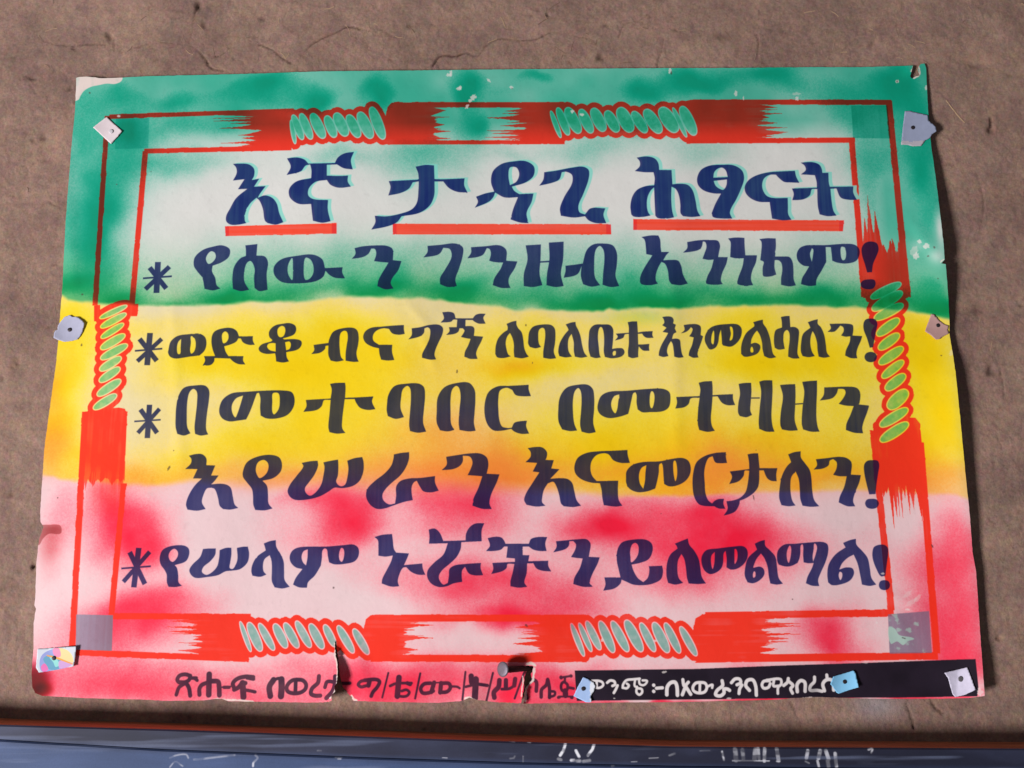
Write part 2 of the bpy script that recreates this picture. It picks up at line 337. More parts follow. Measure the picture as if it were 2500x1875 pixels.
    den=red*(1.03+.14*(st-.5)+.24*(n2-.5))
    rr=lin((250,56,34))
    k=np.clip(den,0,1)[...,None]
    mulred=img*np.exp(k*np.log(np.array([.93,.050,.038])))
    opaq=img*(1-k)+k*rr
    gk=(zg*np.clip(fg*2.0-.36,0,1))[...,None];g0=zg[...,None]
    img=mulred*(.30+.2*g0+.36*gk)+opaq*(.70-.2*g0-.36*gk)
    # oval fills, coloured pencil
    pen=vnoise(W,H,9*sc,rng,3);k=(ov*(.35+1.0*pen))[...,None]
    img=img*np.exp(np.clip(k,0,1)*np.log(np.array([.20,.74,.55])))
    yk=(zy*ov*.35)[...,None];img=img*(1-yk)+yk*lin((126,176,112))
    pk=zp*ov*(.7+.6*pen); img=img*(1-pk[...,None]*.55)+pk[...,None]*.55*lin((138,160,156))
    # corner squares
    for q,ink in (([(283,290),(364,288),(362,362),(281,364)],(.35,.80,.80)),([(2078,258),(2166,257),(2174,338),(2083,337)],(.20,.72,.66)),
                  ([(186,1500),(276,1502),(273,1589),(185,1586)],(.42,.62,.62)),([(2168,1500),(2268,1492),(2275,1594),(2172,1596)],(.38,.48,.56))):
        c=m();cv.fill([np.array(q,float)],c);img*=np.exp((c*(.8+.4*strev))[...,None]*np.log(np.array(ink)))
    c=m();cv.fill([np.array([(186,1500),(276,1502),(273,1589),(185,1586)],float)],c)
    g=lin((138,128,146));gx=np.clip((X-cv.M(np.array([[186,1540]]))[0][0])/(90*sc),0,1)
    img=img*(1-(c*.75)[...,None])+(c*.75)[...,None]*g*(1.25-.5*gx+.25*(strev-.5))[...,None]
    c=m();cv.fill([np.array([(2168,1500),(2268,1492),(2275,1594),(2172,1596)],float)],c)
    img=img*(1-(c*.6)[...,None])+(c*.6)[...,None]*lin((140,112,135))
    fl=c*np.clip((vnoise(W,H,14*sc,rng,4)-.62)*9,0,1)
    cc=m();cv.fill([spline([(2170,1530),(2185,1535),(2195,1550),(2225,1556),(2232,1560),(2215,1566),(2205,1575),(2190,1566),(2175,1572)],[0]*9)],cc)
    gl=np.maximum(fl*.55,cc*.8);img=img*(1-gl[...,None])+gl[...,None]*lin((165,195,180))
    # ---- lettering
    ink=m();ink1=m()
    for ln in GLYPHS.strip().splitlines():
        if ln[0]=='#': continue
        n,t,rest=ln.split(' ',2)
        polys=[]
        for part in rest.split('|'):
            p,cr=parse(part,t);polys.append(spline(p,cr))
        if n=='1':
            sh=[p+np.array([8.5,-2.5]) for p in polys];cv.fill(sh,ink1)
            sh=[p+np.array([5,-1.5]) for p in polys];cv.fill(sh,ink1)
        cv.fill(polys,ink)
    bot=m();wh=m()
    for ln in STROKES.strip().splitlines():
        if ln[0]=='#': continue
        kd,t,w,rest=ln.split(' ',3)
        p,_=parse(rest,t);wd=float(w)*TILES[t][2]/2212.
        cv.stroke(p,wd*{'n':1,'b':1.12,'w':1.22}[kd],{'n':ink,'b':bot,'w':wh}[kd],kd=='n')
    ul=m()
    for t,q in (('T1',"1215,1222' 1818,1205' 1818,1262' 1218,1275'"),('T2',"462,1208' 1640,1210' 1642,1266' 462,1266'"),('T3',"102,1183' 1240,1190' 1234,1249' 102,1242'")):
        p,_=parse(q,t);cv.fill([np.array(p)],ul)
    k=(ink1*.85)[...,None];img=img*(1-k)+k*lin((122,206,190))
    ul=warp(ul,2.2)
    ends=m()
    for q in ((553,564),(816,560),(962,559),(1486,559),(1549,548),(2055,551)):
        cv.fill([np.array([(q[0]-6,q[1]-14),(q[0]+6,q[1]-14),(q[0]+6,q[1]+15),(q[0]-6,q[1]+15)],float)],ends)
    k=(ul*(.9+.1*st))[...,None];img=img*(1-k)+k*lin((240,62,32))*(1+.2*(streh-.5))[...,None]
    y1=cv.M(np.array([[1250,565]]))[0][1]
    line1=(Y<y1)*1.
    img*=np.exp((ends*ul*.5)[...,None]*np.log(np.array([.75,.25,.6])))
    ink=warp(ink,1.4)
    d=ink*(.97+.06*(strev-.5)+.08*(n2-.5))
    k=np.clip(d,0,1)[...,None]
    a=img*np.exp(k*np.log(np.array([.055,.075,.26])))
    b=img*(1-k)+k*lin((30,35,86))
    b1_=img*(1-k)+k*lin((20,33,98))
    l=line1[...,None]
    img=a*(.62*(1-l)+.25*l)+b*(.38*(1-l))+b1_*(.75*l)
    k=(bot*(.95+.1*(n3-.5)))[...,None];img=img*(1-k)+k*(lin((36,24,46))*.96+img*.03)
    # black strip
    blk=m();cv.fill([np.array([(1403,1637),(1700,1633),(1900,1625),(2120,1618),(2340,1610),(2382,1609),(2389,1680),(2386,1700),(2200,1703),(1990,1704),(1750,1707),(1408,1711)],float)],blk)
    col=lin((33,25,36))*(1+.9*(n2-.5)[...,None])
    img=img*(1-blk[...,None])+blk[...,None]*col
    wh*=blk
    fade=1-.5*np.exp(-(((X-cv.M(np.array([[1985,1685]]))[0][0])/(14*sc))**2+((Y-cv.M(np.array([[1985,1685]]))[0][1])/(12*sc))**2))
    k=(wh*.95*fade)[...,None];img=img*(1-k)+k*lin((224,216,214))
    # ---- wear and painted glare: peeled corner, chips, stains, folds
    def chip(x,y,rx,ry,a=0.,col=(222,208,200),jag=.35,op=.85,n=18,seed=0):
        rx*=.85;ry*=.85
        r=np.random.default_rng(int(x*7+y*13+seed));t=np.arange(n)*2*math.pi/n
        R=1+jag*r.uniform(-1,1,n);ca,sa=math.cos(a),math.sin(a)
        u=np.cos(t)*rx*R;v=np.sin(t)*ry*R
        c=m() if False else None
        x0,y0,cv_=cv.fill([np.stack([x+u*ca-v*sa,y+u*sa+v*ca],1)],None)
        if cv_.size:
            k=(cv_*op)[...,None];s=img[y0:y0+cv_.shape[0],x0:x0+cv_.shape[1]];s[:]=s*(1-k)+k*lin(col)
    peel=spline([(170,178),(300,178),(297,197),(280,205),(262,204),(240,208),(222,212),(205,222),(196,235),(192,243),(180,246),(175,200)],[1,1]+[0]*10)
    x0,y0,c_=cv.fill([peel],None)
    if c_.size:
        k=(c_*(1.0*np.clip(-.25+2.1*n3[y0:y0+c_.shape[0],x0:x0+c_.shape[1]],0,1)))[...,None];s=img[y0:y0+c_.shape[0],x0:x0+c_.shape[1]];s[:]=s*(1-k)+k*lin((212,196,188))
    W_=(225,215,210)
    for a in ((1096,183,8,5),(1101,178,4,9),(1120,217,7,4),(1124,213,4,5),(1155,238,7,10,.7),(1148,246,5,5),(1140,260,4,7,.5),(1249,214,5,5),(1193,196,7,3,.8),(1636,172,5,9),(1945,229,12,4),(1946,240,5,6),(1796,228,4,8),(2190,199,5,5),(2262,213,4,8),
              (1815,240,2,6),(290,283,5,3),(1600,1565,5,3),(1880,1565,4,3),(1470,1563,4,5),(1695,1615,5,2),(1622,1641,8,3,-.2),(2115,1616,12,4,-.1),(1500,1705,3,2),(1780,1705,7,3),(2215,1450,14,6,-.6),(2225,1470,20,7,-.7),(2240,1460,14,5,-.9),(2215,1488,8,3),
              (2245,590,6,6),(2232,612,12,12),(2262,600,9,8),(2237,625,8,10),(2325,860,12,6,-.6),(2140,1520,3,3),(1420,280,7,4),(1397,272,5,5),(2392,1690,9,12),(2155,1400,6,3)):
        chip(*a,**({} if len(a)>4 else {}),col=W_,op=.28 if a[2]>9 else .55)
    for a in ((219,227,3,2.4),(201,719,3,3),(2190,199,2.4,3),(1250,216,2,2),(1639,178,2,5),(2281,604,3.2,3.6),(2266,625,3.4,2.4,-.4),(2290,680,2,2),(1116,907,2.6,5.5),(1284,794,2,4),(141,1215,2.4,2.4),(199,842,2.4,4),(285,450,2.6,1.6),(369,419,1.6,1.6),(1840,1215,2,8,-.2),(1614,1254,1.5,1.5),(814,1435,3,3),(2276,1333,2.5,5,-.5),(1300,886,1.6,3),(412,1143,3,8,.5),(2298,868,3,2,.1),(2207,1558,6,2,.3),(1846,1099,1.5,1.5),(424,1100,2,2),(2223,688,1.6,1.6),(1935,1463,2,2),(1285,1527,6,3,.6)):
        chip(*a,col=(70,48,46),op=.75,jag=.3)
    for x_,y_,a_,b_,o_ in ((2296,560,12,45,.75),(2288,625,22,18,.5),(2240,600,18,14,.3),(180,215,14,30,.35)):  # soft white spots; glare on the right edge is painted into the print
        c=cv.M(np.array([[x_,y_]]))[0];gm(o_*np.exp(-(((X-c[0])/(a_*sc))**2+((Y-c[1])/(b_*sc))**2)),(226,216,212))
    te=m()
    for p,w_ in (([(1288,1622),(1298,1620),(1304,1624)],6),([(1302,1632),(1303,1650),(1298,1664),(1288,1674),(1284,1690),(1282,1712)],5),([(1277,1652),(1276,1672),(1274,1700)],2.5),
                 ([(817,1572),(819,1600),(823,1640),(821,1670),(814,1692),(806,1704)],4),([(858,1700),(862,1708),(870,1711)],5),([(1136,1706),(1146,1704),(1160,1709)],5),([(520,1708),(545,1708),(620,1714)],4),([(1960,1704),(2020,1704)],3),([(106,1286),(98,1300)],3),([(2297,640),(2305,634)],3),
                 ([(2228,162),(2224,174)],4),([(2243,162),(2246,182),(2232,190)],4)):
        cv.stroke(p,w_,te)
    k=(warp(te,6.)*.9)[...,None];img=img*(1-k)+k*lin((224,206,196))
    # brown water stain on the left margin
    s0=cv.M(np.array([[128,1300]]))[0]
    stn=m();cv.fill([spline([(92,1285),(120,1281),(147,1283),(150,1300),(143,1304),(120,1303),(105,1315),(96,1330),(92,1330)],[0]*9)],stn)
    img=img*np.exp((stn*.8)[...,None]*np.log(np.array([.50,.26,.25])))
    d=np.exp(-(((X-s0[0]+3*sc)/(26*sc))**2+np.clip((Y-s0[1])/(70*sc),-9,9)**2))*step(Y-s0[1]+15*sc,8*sc)
    img*=np.exp((d*.8*(.6+.8*n2))[...,None]*np.log(np.array([.72,.42,.42])))
    for (x,y,rx,ry,ink_,a) in ((84,1664,34,36,(.16,.006,.02),.98),(104,1684,22,16,(.30,.02,.03),.9),(1120,1185,30,10,(.9,.8,.7),.3)):
        c=cv.M(np.array([[x,y]]))[0];d=np.exp(-(((X-c[0]+wx*.2)/(rx*sc))**2+((Y-c[1]+wy*.2)/(ry*sc))**2)**1.5)
        img*=np.exp((d*a)[...,None]*np.log(np.array(ink_)))
    # general grime and paper grain
    gr=np.clip((vnoise(W,H,9*sc,rng,3)-.66)*6,0,1)
    img*=(1-.05*gr)[...,None]
    img*=(1+.03*(rng.random((H,W))-.5)+.03*(n3-.5))[...,None]
    return np.clip(img,.002,.82)

GLYPHS=r"""
# line 1
1 T1 1258,885' 1300,883 1345,888 1372,912 1372,950 1360,972' 1400,965' 1372,1008' 1435,1005' 1405,1045 1392,1068' 1430,1055 1470,1068 1495,1100 1508,1150 1530,1200' 1490,1213 1445,1205' 1430,1190 1420,1130 1402,1085 1385,1068' 1350,1100 1325,1150 1322,1190 1330,1205' 1290,1213 1245,1213 1222,1195 1222,1165 1240,1130 1275,1070 1335,1020' 1285,1022' 1320,968' 1258,975' 1278,935 1275,905
1 T1 1550,855' 1605,850 1645,862 1665,883' 1808,880' 1825,850 1860,828 1912,820' 1895,865 1905,915' 1855,908 1820,888' 1765,890' 1765,948' 1830,950 1880,948' 1878,980 1895,1008' 1830,1014 1785,998 1765,972' 1705,982 1668,1018 1665,1055 1690,1074 1772,1080' 1770,1130 1785,1195' 1740,1203 1690,1192' 1685,1150 1680,1102' 1610,1100 1565,1065 1562,1020 1600,980 1680,962' 1682,920 1675,888' 1650,895 1625,925 1548,945' 1570,900
1 T2 585,900' 640,890 685,893' 688,1000 685,1060 660,1112 605,1150 510,1168' 485,1200 435,1222 346,1240' 368,1200 365,1165' 430,1168 510,1152 565,1130 592,1095 600,1040 600,940
1 T2 440,978' 595,970' 605,965' 735,968' 850,963' 848,1000 866,1040' 810,1036 765,1015 735,980' 600,980' 570,985' 550,1018 505,1042 438,1056' 450,1010
1 T2 1110,872 1180,870 1225,900 1222,950 1180,985 1105,1008' 1118,1030 1145,1048' 1222,1045' 1212,1090 1185,1150 1195,1205' 1150,1202 1098,1185' 1112,1130 1138,1065' 1065,1066 1015,1040' 1005,1065 980,1090 905,1122' 922,1090 912,1062' 960,1045 1010,1035' 993,985 1003,925 1050,885|1130,905 1095,905 1087,950 1095,1000' 1130,980 1145,940
1 T2 1280,930' 1340,922 1430,905 1490,900 1520,918 1520,965 1490,1050 1465,1110 1470,1145 1500,1158' 1530,1125 1610,1125' 1600,1160 1615,1205' 1560,1205 1520,1190 1500,1168' 1440,1175 1370,1165' 1365,1125 1390,1060 1430,990 1430,945 1400,928 1375,930' 1362,968 1330,985 1253,1003' 1275,970
1 A 185,118' 270,108 335,125 365,165 372,220' 475,222' 482,340' 540,335 610,345 650,390 675,480 690,560 715,605' 640,612 570,605' 550,580 548,510 535,430 510,380 475,360' 472,450 480,560 495,615' 440,625 360,620 340,600' 335,500 330,365' 300,395 275,450 270,520 280,570 300,600' 230,612 160,608 140,590' 133,520 150,440 190,385 260,355 330,348' 335,290 325,240' 250,240 170,230' 210,190 210,150
1 A 890,178 990,182 1060,225 1078,290 1055,370 1010,470 970,540 960,580 980,625' 900,625 820,612 808,580' 840,500 885,418' 820,415 740,390 695,345 688,285 720,220 790,185|822,285' 830,240 860,210 895,202 925,225 942,280'|825,312' 935,300' 930,350 905,385 870,375 840,350
1 A 1500,228' 1510,275 1537,328' 1470,325 1410,320 1370,290 1340,260' 1290,262 1245,290 1228,340 1235,390 1265,435 1310,452 1440,453' 1442,520 1445,590 1472,635' 1400,640 1310,625' 1300,560 1290,488' 1200,485 1130,455 1090,410 1083,360 1110,310 1170,270 1270,242 1400,232
1 A 1548,160' 1640,155 1700,175 1722,210 1728,245' 1778,245' 1782,330 1790,360' 1985,358' 1985,410 2015,470' 1940,468 1880,450 1845,375' 1795,378' 1805,480 1820,560 1845,600' 1770,605 1705,590' 1690,520 1685,380' 1640,382 1625,430 1570,465 1478,472' 1490,420 1475,375' 1682,368' 1680,320 1665,265' 1620,262 1550,258' 1590,220 1580,185
# line 2
2 T1 1150,1332 1200,1325 1240,1345 1237,1385 1200,1415 1148,1435' 1145,1465 1162,1500 1170,1540 1190,1558' 1150,1568 1105,1560' 1092,1500 1065,1465 1047,1435 1052,1390 1095,1350|1120,1375 1140,1357 1160,1365 1165,1390 1145,1418 1125,1425 1112,1400
2 T1 1325,1325' 1390,1318' 1385,1380' 1430,1385 1447,1415 1440,1480 1445,1565' 1400,1572 1375,1555' 1372,1500 1375,1450 1355,1410 1335,1418 1320,1460 1320,1520 1345,1565' 1300,1572 1258,1560' 1255,1500 1265,1440 1298,1395 1328,1382' 1328,1350
2 T1 1600,1382 1690,1375 1740,1400 1755,1448' 1850,1443' 1848,1470 1863,1503' 1810,1500 1780,1485 1758,1462' 1745,1495 1700,1520 1600,1530 1520,1522 1482,1485 1480,1440 1520,1400|1578,1393 1556,1430 1556,1480 1578,1513 1582,1450|1650,1392 1677,1402 1693,1440 1690,1480 1668,1508 1648,1510 1640,1450
2 T1 1915,1340' 1960,1330 2040,1325 2090,1328 2120,1345 2122,1405' 2168,1410' 2150,1460 2120,1500 2110,1530 2125,1558' 2080,1562 2038,1545' 2045,1510 2085,1440 2098,1418' 2060,1415 2020,1410' 2032,1370 2025,1345 2005,1342' 1990,1370 1960,1388 1900,1398' 1920,1370
2 T2 650,1328' 720,1322 800,1315 840,1335 840,1380 820,1450 800,1510 808,1545' 760,1550 718,1535' 718,1500 745,1455 780,1385 770,1345 735,1338' 720,1365 700,1378 628,1390' 650,1360
2 T2 885,1335' 960,1330 1040,1325 1075,1350 1075,1408' 1135,1412' 1120,1450 1090,1500 1088,1530 1098,1555' 1050,1555 1002,1540' 1010,1505 1045,1450 1058,1418' 1010,1415 983,1408' 992,1370 985,1345 970,1340' 950,1375 920,1388 865,1395' 885,1365
2 T2 1180,1325' 1262,1320' 1260,1400 1255,1480 1270,1540' 1220,1550 1170,1545' 1170,1480 1190,1400
2 T2 1305,1310' 1385,1305' 1382,1400 1370,1480 1385,1545' 1340,1550 1292,1540' 1295,1480 1308,1400
2 T2 1255,1411' 1310,1408' 1310,1416' 1255,1419'
2 T2 1395,1435' 1440,1430 1488,1423' 1510,1350 1545,1320 1600,1315 1650,1325 1672,1365 1672,1430 1665,1490 1685,1545' 1640,1550 1595,1538' 1598,1480 1605,1400 1600,1350 1580,1328 1558,1350 1550,1420 1555,1500 1582,1540' 1535,1548 1490,1535' 1478,1490 1482,1435' 1465,1475 1440,1490 1385,1500' 1395,1465
2 A 225,778' 300,765 365,765' 380,800 385,870 390,902' 455,902' 430,930 405,972' 470,968 530,975 555,1020 570,1090 610,1165' 550,1178 475,1170' 455,1140 445,1060 420,1000 390,985' 365,1030 345,1090 345,1140 362,1165' 300,1178 225,1170 212,1150' 215,1110 240,1050 315,930' 265,920' 262,870 250,800
2 A 605,820' 700,805 800,803 860,810 878,850 870,900 862,945' 942,945' 930,1000 895,1080 885,1140 900,1170' 840,1175 765,1165 760,1150' 775,1100 805,1040 825,965' 780,968 732,958' 750,910 765,860 755,820 735,815' 725,860 700,885 640,900 570,908' 605,870
2 A 945,790' 1010,782 1080,785' 1082,850 1088,930' 1185,930' 1175,990 1145,1060 1135,1130 1152,1178' 1090,1182 1025,1170 1020,1150' 1035,1100 1065,1020 1075,955' 1010,955 962,945' 965,880 965,820
2 A 1205,795' 1270,788 1340,790' 1342,850 1335,940' 1400,940 1455,945 1480,985 1488,1060 1490,1130 1508,1180' 1450,1188 1385,1175' 1385,1120 1395,1050 1385,990 1355,970 1332,970' 1330,1030 1345,1090' 1300,1105 1240,1105 1232,1090' 1232,1030 1240,985 1212,970' 1220,900 1222,820
2 A 1640,845 1760,845 1900,835 1990,840 2030,870 2038,915 2010,975 1930,998 1850,990 1810,975' 1805,920 1798,862' 1755,862' 1758,920 1760,985' 1720,1060 1680,1130 1675,1180' 1620,1185 1550,1170' 1560,1120 1590,1070 1618,1022' 1570,1015 1525,975 1515,920 1540,870 1590,848|1640,872' 1625,920 1640,985' 1648,940 1652,880|1885,860 1880,920 1895,970 1915,965 1925,910 1910,865
2 A 2125,815 2180,830 2195,880 2180,930 2150,1000 2140,1070' 2100,1072' 2080,1000 2058,930 2055,870 2080,830
2 A 2110,1130 2160,1135 2170,1170 2150,1205 2100,1212 2055,1195 2048,1160 2070,1138
# line 3
3 B 410,385 430,310 490,260 600,242 690,238 740,270 752,330 735,390 690,430 600,445 540,455 470,462 425,445 407,410|525,285' 500,310 487,360 495,420 515,420 520,360|612,262 625,262 650,290 655,350 640,400 615,418 605,390 612,320
3 B 830,215 900,190 980,188 1025,215 1045,262' 1110,262 1170,260' 1170,300 1187,338' 1130,338 1080,315 1062,282' 1040,280' 1020,310 970,335 912,352' 925,400 950,440' 1085,440' 1082,480 1102,515' 1040,512 995,490 965,462' 850,458' 825,458' 820,490 790,520 718,525' 740,480 730,440' 830,440' 808,380 797,310 805,250|895,240 920,218 945,235 950,280 930,315 905,325 893,290
3 B 1430,150 1500,143 1550,165 1560,205 1540,245 1480,270 1440,280' 1450,290' 1560,288 1605,305 1608,340 1575,380 1470,405' 1475,450 1495,488' 1440,498 1380,488' 1375,440 1370,415' 1290,420 1235,400 1222,370 1250,335 1330,310' 1345,298 1320,270 1315,225 1340,185 1380,160|1395,195 1430,168 1455,180 1462,215 1445,260 1415,270 1395,250|1298,355 1310,330 1350,322 1375,325' 1375,400' 1320,385|1460,315' 1500,310 1512,335 1500,375 1470,388'
3 C 240,340' 310,330 375,322' 385,280 420,220 500,190 600,186 635,210 648,270 642,340 628,410 635,460 648,490' 600,492 530,482' 530,420 540,340 550,270 540,220 515,212 485,235 475,300 478,380 490,450 515,478' 450,490 395,480' 375,430 375,345' 350,350 345,375 300,410 222,422' 248,385
3 C 1055,160' 1055,200 1062,240' 1010,248 950,235 920,195' 870,190 810,210 778,250 780,300 830,338' 950,338' 948,400 968,475' 910,480 850,472' 835,420 830,370' 770,355 710,320 688,270 705,220 760,185 850,175 960,165
3 C 1125,190' 1200,180 1280,160 1370,158 1405,185 1402,240 1370,310 1340,380 1330,430 1345,470' 1290,472 1218,455' 1220,420 1255,350 1285,280 1290,200 1270,182 1240,190' 1235,230 1205,260 1095,290' 1125,250
3 C 1400,45' 1470,42 1505,55 1520,100' 1675,100' 1700,70 1740,58 1790,60' 1770,95 1790,148' 1730,148 1690,130 1672,115' 1610,115' 1608,170' 1670,172 1688,190 1685,258' 1768,265' 1750,310 1715,380 1705,420 1718,465' 1650,465 1598,445' 1605,400 1635,340 1655,285' 1620,280 1568,268' 1590,235 1600,210 1585,190' 1555,190' 1545,220 1510,240 1435,250' 1465,215 1460,180' 1530,180' 1535,112' 1500,112 1480,130 1385,138' 1415,100
3 D 320,150' 370,130 408,122' 410,160 425,190' 455,225 470,290 480,370 500,420 520,445' 460,460 390,450' 385,400 385,330 370,270 350,232' 325,265 312,320 320,380 335,425 358,442' 290,458 235,450 218,420' 222,350 245,280 290,230 328,205' 330,180
3 D 515,290 525,220 560,175 640,156 720,160 752,190 760,250 755,330 745,400 765,460' 710,465 650,455' 650,400 660,330 668,250 660,195 640,185 612,205 605,270 612,330 630,358' 580,370 530,358' 515,330
3 D 852,155' 900,138 940,132' 945,165 965,205 985,260 1000,340 1020,410 1048,445' 990,455 935,445' 925,390 925,320 905,240' 880,280 872,340 880,400 908,445' 850,452 795,440' 785,400 800,320 840,250 878,205' 870,185
3 D 1060,270 1070,200 1110,160 1190,155 1250,160 1278,195 1280,260 1275,330 1270,375' 1320,368 1365,372 1382,405 1360,440 1270,460 1205,448' 1195,400 1198,320 1195,240 1180,185 1165,178 1150,200 1142,270 1150,360 1158,430 1168,452' 1120,458 1075,445' 1058,380|1275,410 1285,395 1302,395 1300,430 1280,435
3 D 1410,135' 1450,128 1495,128' 1498,170 1502,228' 1545,220 1635,215' 1632,250 1642,275' 1580,275 1555,260 1540,238' 1502,240' 1505,335' 1540,335 1605,330' 1602,360 1605,392' 1550,390 1525,370 1510,352' 1505,400 1505,450' 1450,458 1415,445' 1412,400 1420,330 1420,240' 1385,245 1370,275 1295,300' 1320,265 1303,238' 1420,230' 1420,180
3 E 62,88' 110,82 150,90 165,115 160,145' 185,158' 175,190' 190,225' 165,240 150,285' 195,283 220,295 228,350 240,420 255,450' 210,455 170,445' 165,390 155,330 140,305' 115,350 105,400 118,440' 70,448 30,435' 35,395 55,340 100,260 115,232' 65,222' 100,185' 62,162' 80,140 75,110
3 E 255,160' 320,152 380,155 408,175 408,250' 430,262' 415,310 390,380 380,420 388,452' 340,455 300,435' 305,400 330,340 345,272' 305,262' 328,225 335,195 320,180' 300,205 270,225 230,235' 262,205
3 E 450,250 490,190 540,165 640,152 740,155 775,190 772,260 735,320 680,355 610,345' 600,330' 598,290 590,200' 575,250 565,320 540,365 490,380 460,340 445,300|525,210 508,250 505,320 520,335 530,280|672,175 680,240 670,300 690,290 700,230 690,180
3 E 880,135' 930,120 968,112' 970,145 1000,190 1030,270 1045,350 1060,420 1088,450' 1030,460 980,440' 965,380 960,320 940,250 915,210' 890,240 865,290 860,330' 900,320 940,340 945,370 920,415 860,440 800,445 772,420' 772,360 785,300 820,230 890,172' 890,155|868,355 880,375 880,405 860,405 856,375
3 E 1130,88' 1170,80 1208,78' 1212,130 1215,178' 1260,180 1290,205 1290,280 1282,360 1280,420 1298,460' 1240,462 1195,445' 1198,380 1208,300 1205,230 1185,205 1160,225 1152,290 1158,340 1165,375' 1110,382 1075,365' 1068,320 1070,250 1085,205 1140,182' 1138,130
3 E 1372,135' 1420,118 1462,108' 1462,150 1490,180 1520,250 1535,340 1545,410 1572,445' 1520,455 1470,445' 1460,390 1455,320 1435,250 1415,215' 1400,260 1395,330 1410,400 1435,440' 1380,450 1325,440' 1310,400 1312,320 1330,240 1395,185' 1385,160
3 E 1568,150' 1640,148 1720,148 1775,160 1782,200 1775,255' 1862,260' 1850,300 1820,370 1810,420 1818,460' 1760,458 1708,435' 1715,390 1750,310 1755,262' 1710,265 1672,255' 1695,215 1690,180 1665,165' 1640,195 1610,220 1550,222' 1580,190
3 E 1930,102 1980,110 1998,150 1985,220 1960,360' 1930,365' 1905,280 1875,200 1875,140 1895,110
3 E 1938,402 1980,415 1994,448 1980,482 1938,495 1898,482 1882,448 1898,415
# line 4
4 B 480,900 500,800 550,725 650,704 740,706 775,745 775,830 758,950 748,1060 752,1110 768,1145' 700,1155 650,1140' 645,1080 655,980 668,850 665,760 635,735 600,765 580,850 575,980 580,1080 608,1135' 550,1155 490,1140' 475,1080 475,980
4 B 870,900 900,830 980,775 1100,762 1300,750 1450,750 1520,765 1545,820 1535,900 1480,970 1380,1002 1290,1000 1240,975' 1235,900 1238,820 1225,770' 1205,775' 1185,830 1160,900 1135,960 1110,1010' 1040,1020 960,1028 900,1005 870,960|1082,795' 1020,820 982,880 985,950 1012,992 1030,960 1060,870|1350,775 1345,850 1345,940 1360,965 1400,920 1412,850 1400,775
4 C 390,690' 440,682 525,680' 530,720 525,815' 620,812 780,803' 768,850 798,918' 730,925 660,905 625,860 610,826' 522,828' 510,920 500,1010 500,1090 528,1132' 450,1138 385,1125' 375,1080 385,960 395,835' 335,838 315,890 270,925 150,942' 178,890 172,835' 250,830 395,822' 405,740
4 C 902,880 915,790 970,710 1080,688 1190,688 1235,720 1245,800 1235,920 1228,1040 1255,1120' 1180,1130 1110,1115' 1102,1060 1110,940 1118,810 1110,730 1085,708 1045,740 1030,810 1025,910 1055,990' 980,1005 910,980' 900,930
4 C 1350,940 1360,810 1420,720 1530,682 1640,680 1690,740 1698,830 1690,960 1685,1040 1700,1112' 1640,1118 1555,1105' 1548,1040 1555,920 1565,800 1550,725 1525,708 1490,740 1475,820 1475,950 1480,1050 1508,1105' 1450,1118 1380,1108' 1350,1040
4 C 2178,698' 2178,740 2198,800' 2130,802 2060,790 2030,745' 1980,725 1920,750 1905,820 1905,920 1915,1020 1940,1075 1990,1088' 2025,1085' 2050,1040 2110,1025 2162,1022' 2155,1070 2182,1138' 2110,1140 2050,1120 2020,1095' 1930,1112 1860,1108 1810,1060 1782,970 1785,850 1820,760 1900,712 2000,708
4 D 785,930 800,810 860,725 960,698 1050,698 1095,735 1108,800 1108,920 1100,1040 1122,1125' 1060,1135 995,1120' 982,1060 990,940 995,820 985,750 965,728 935,755 918,830 918,950 930,1050 955,1110' 890,1115 820,1100' 788,1030
4 D 1140,880 1170,800 1240,762 1400,752 1600,735 1730,735 1785,765 1795,830 1780,900 1730,935 1600,945 1540,945 1500,920' 1490,860 1490,790 1480,765' 1460,775 1445,830 1430,900 1415,960' 1340,985 1240,998 1170,970 1142,930|1335,785' 1290,800 1262,860 1270,920 1298,955 1315,920 1325,850|1620,760 1608,830 1615,900 1628,910 1645,870 1650,790 1635,758
4 E 390,680' 440,668 510,665' 515,720 515,792' 570,788 698,782' 700,830 718,880' 650,882 600,860 560,802' 515,804' 508,900 500,1000 510,1070 535,1112' 470,1122 395,1105' 382,1050 385,920 398,815' 318,822 300,870 260,900 180,912' 195,860 188,808' 398,800' 405,740
4 E 750,690' 800,682 862,680' 865,760 858,860 855,930 870,970' 820,990 760,980' 745,950 748,860 762,780
4 E 935,670' 980,658 1052,658' 1055,740 1050,860 1045,980 1055,1070 1072,1120' 1000,1120 935,1095' 930,1040 940,900 952,760
4 E 862,812' 940,812' 940,823' 862,823'
4 E 1122,700' 1180,695 1258,692' 1262,780 1258,900 1255,1020 1282,1108' 1210,1112 1140,1100' 1125,1060 1130,940 1148,800
4 E 1322,672' 1380,665 1455,660' 1455,760 1450,880 1450,1000 1462,1080 1478,1120' 1400,1120 1330,1100' 1318,1050 1325,900 1340,760
4 E 1257,867' 1330,862' 1330,873' 1257,878'
4 E 1520,722' 1620,718 1720,715 1810,725 1842,765 1838,860 1830,875' 1925,885' 1905,950 1875,1030 1862,1090 1870,1135' 1790,1130 1715,1105' 1720,1050 1755,970 1785,890' 1710,885 1650,870' 1690,820 1712,770 1700,740 1645,735' 1630,780 1590,820 1480,840' 1515,790
# line 5
5 F 668,120' 730,105 790,108 825,145 825,205' 905,208' 868,298' 935,298' 905,340 870,378' 950,372 1010,382 1045,410 1065,500 1080,560 1112,590' 1040,605 975,600' 945,570 930,500 900,420 870,408' 830,415 800,470 785,540 818,600' 740,615 655,605' 642,560 665,480 720,390 785,325' 705,325' 745,240' 635,240' 685,190 690,150
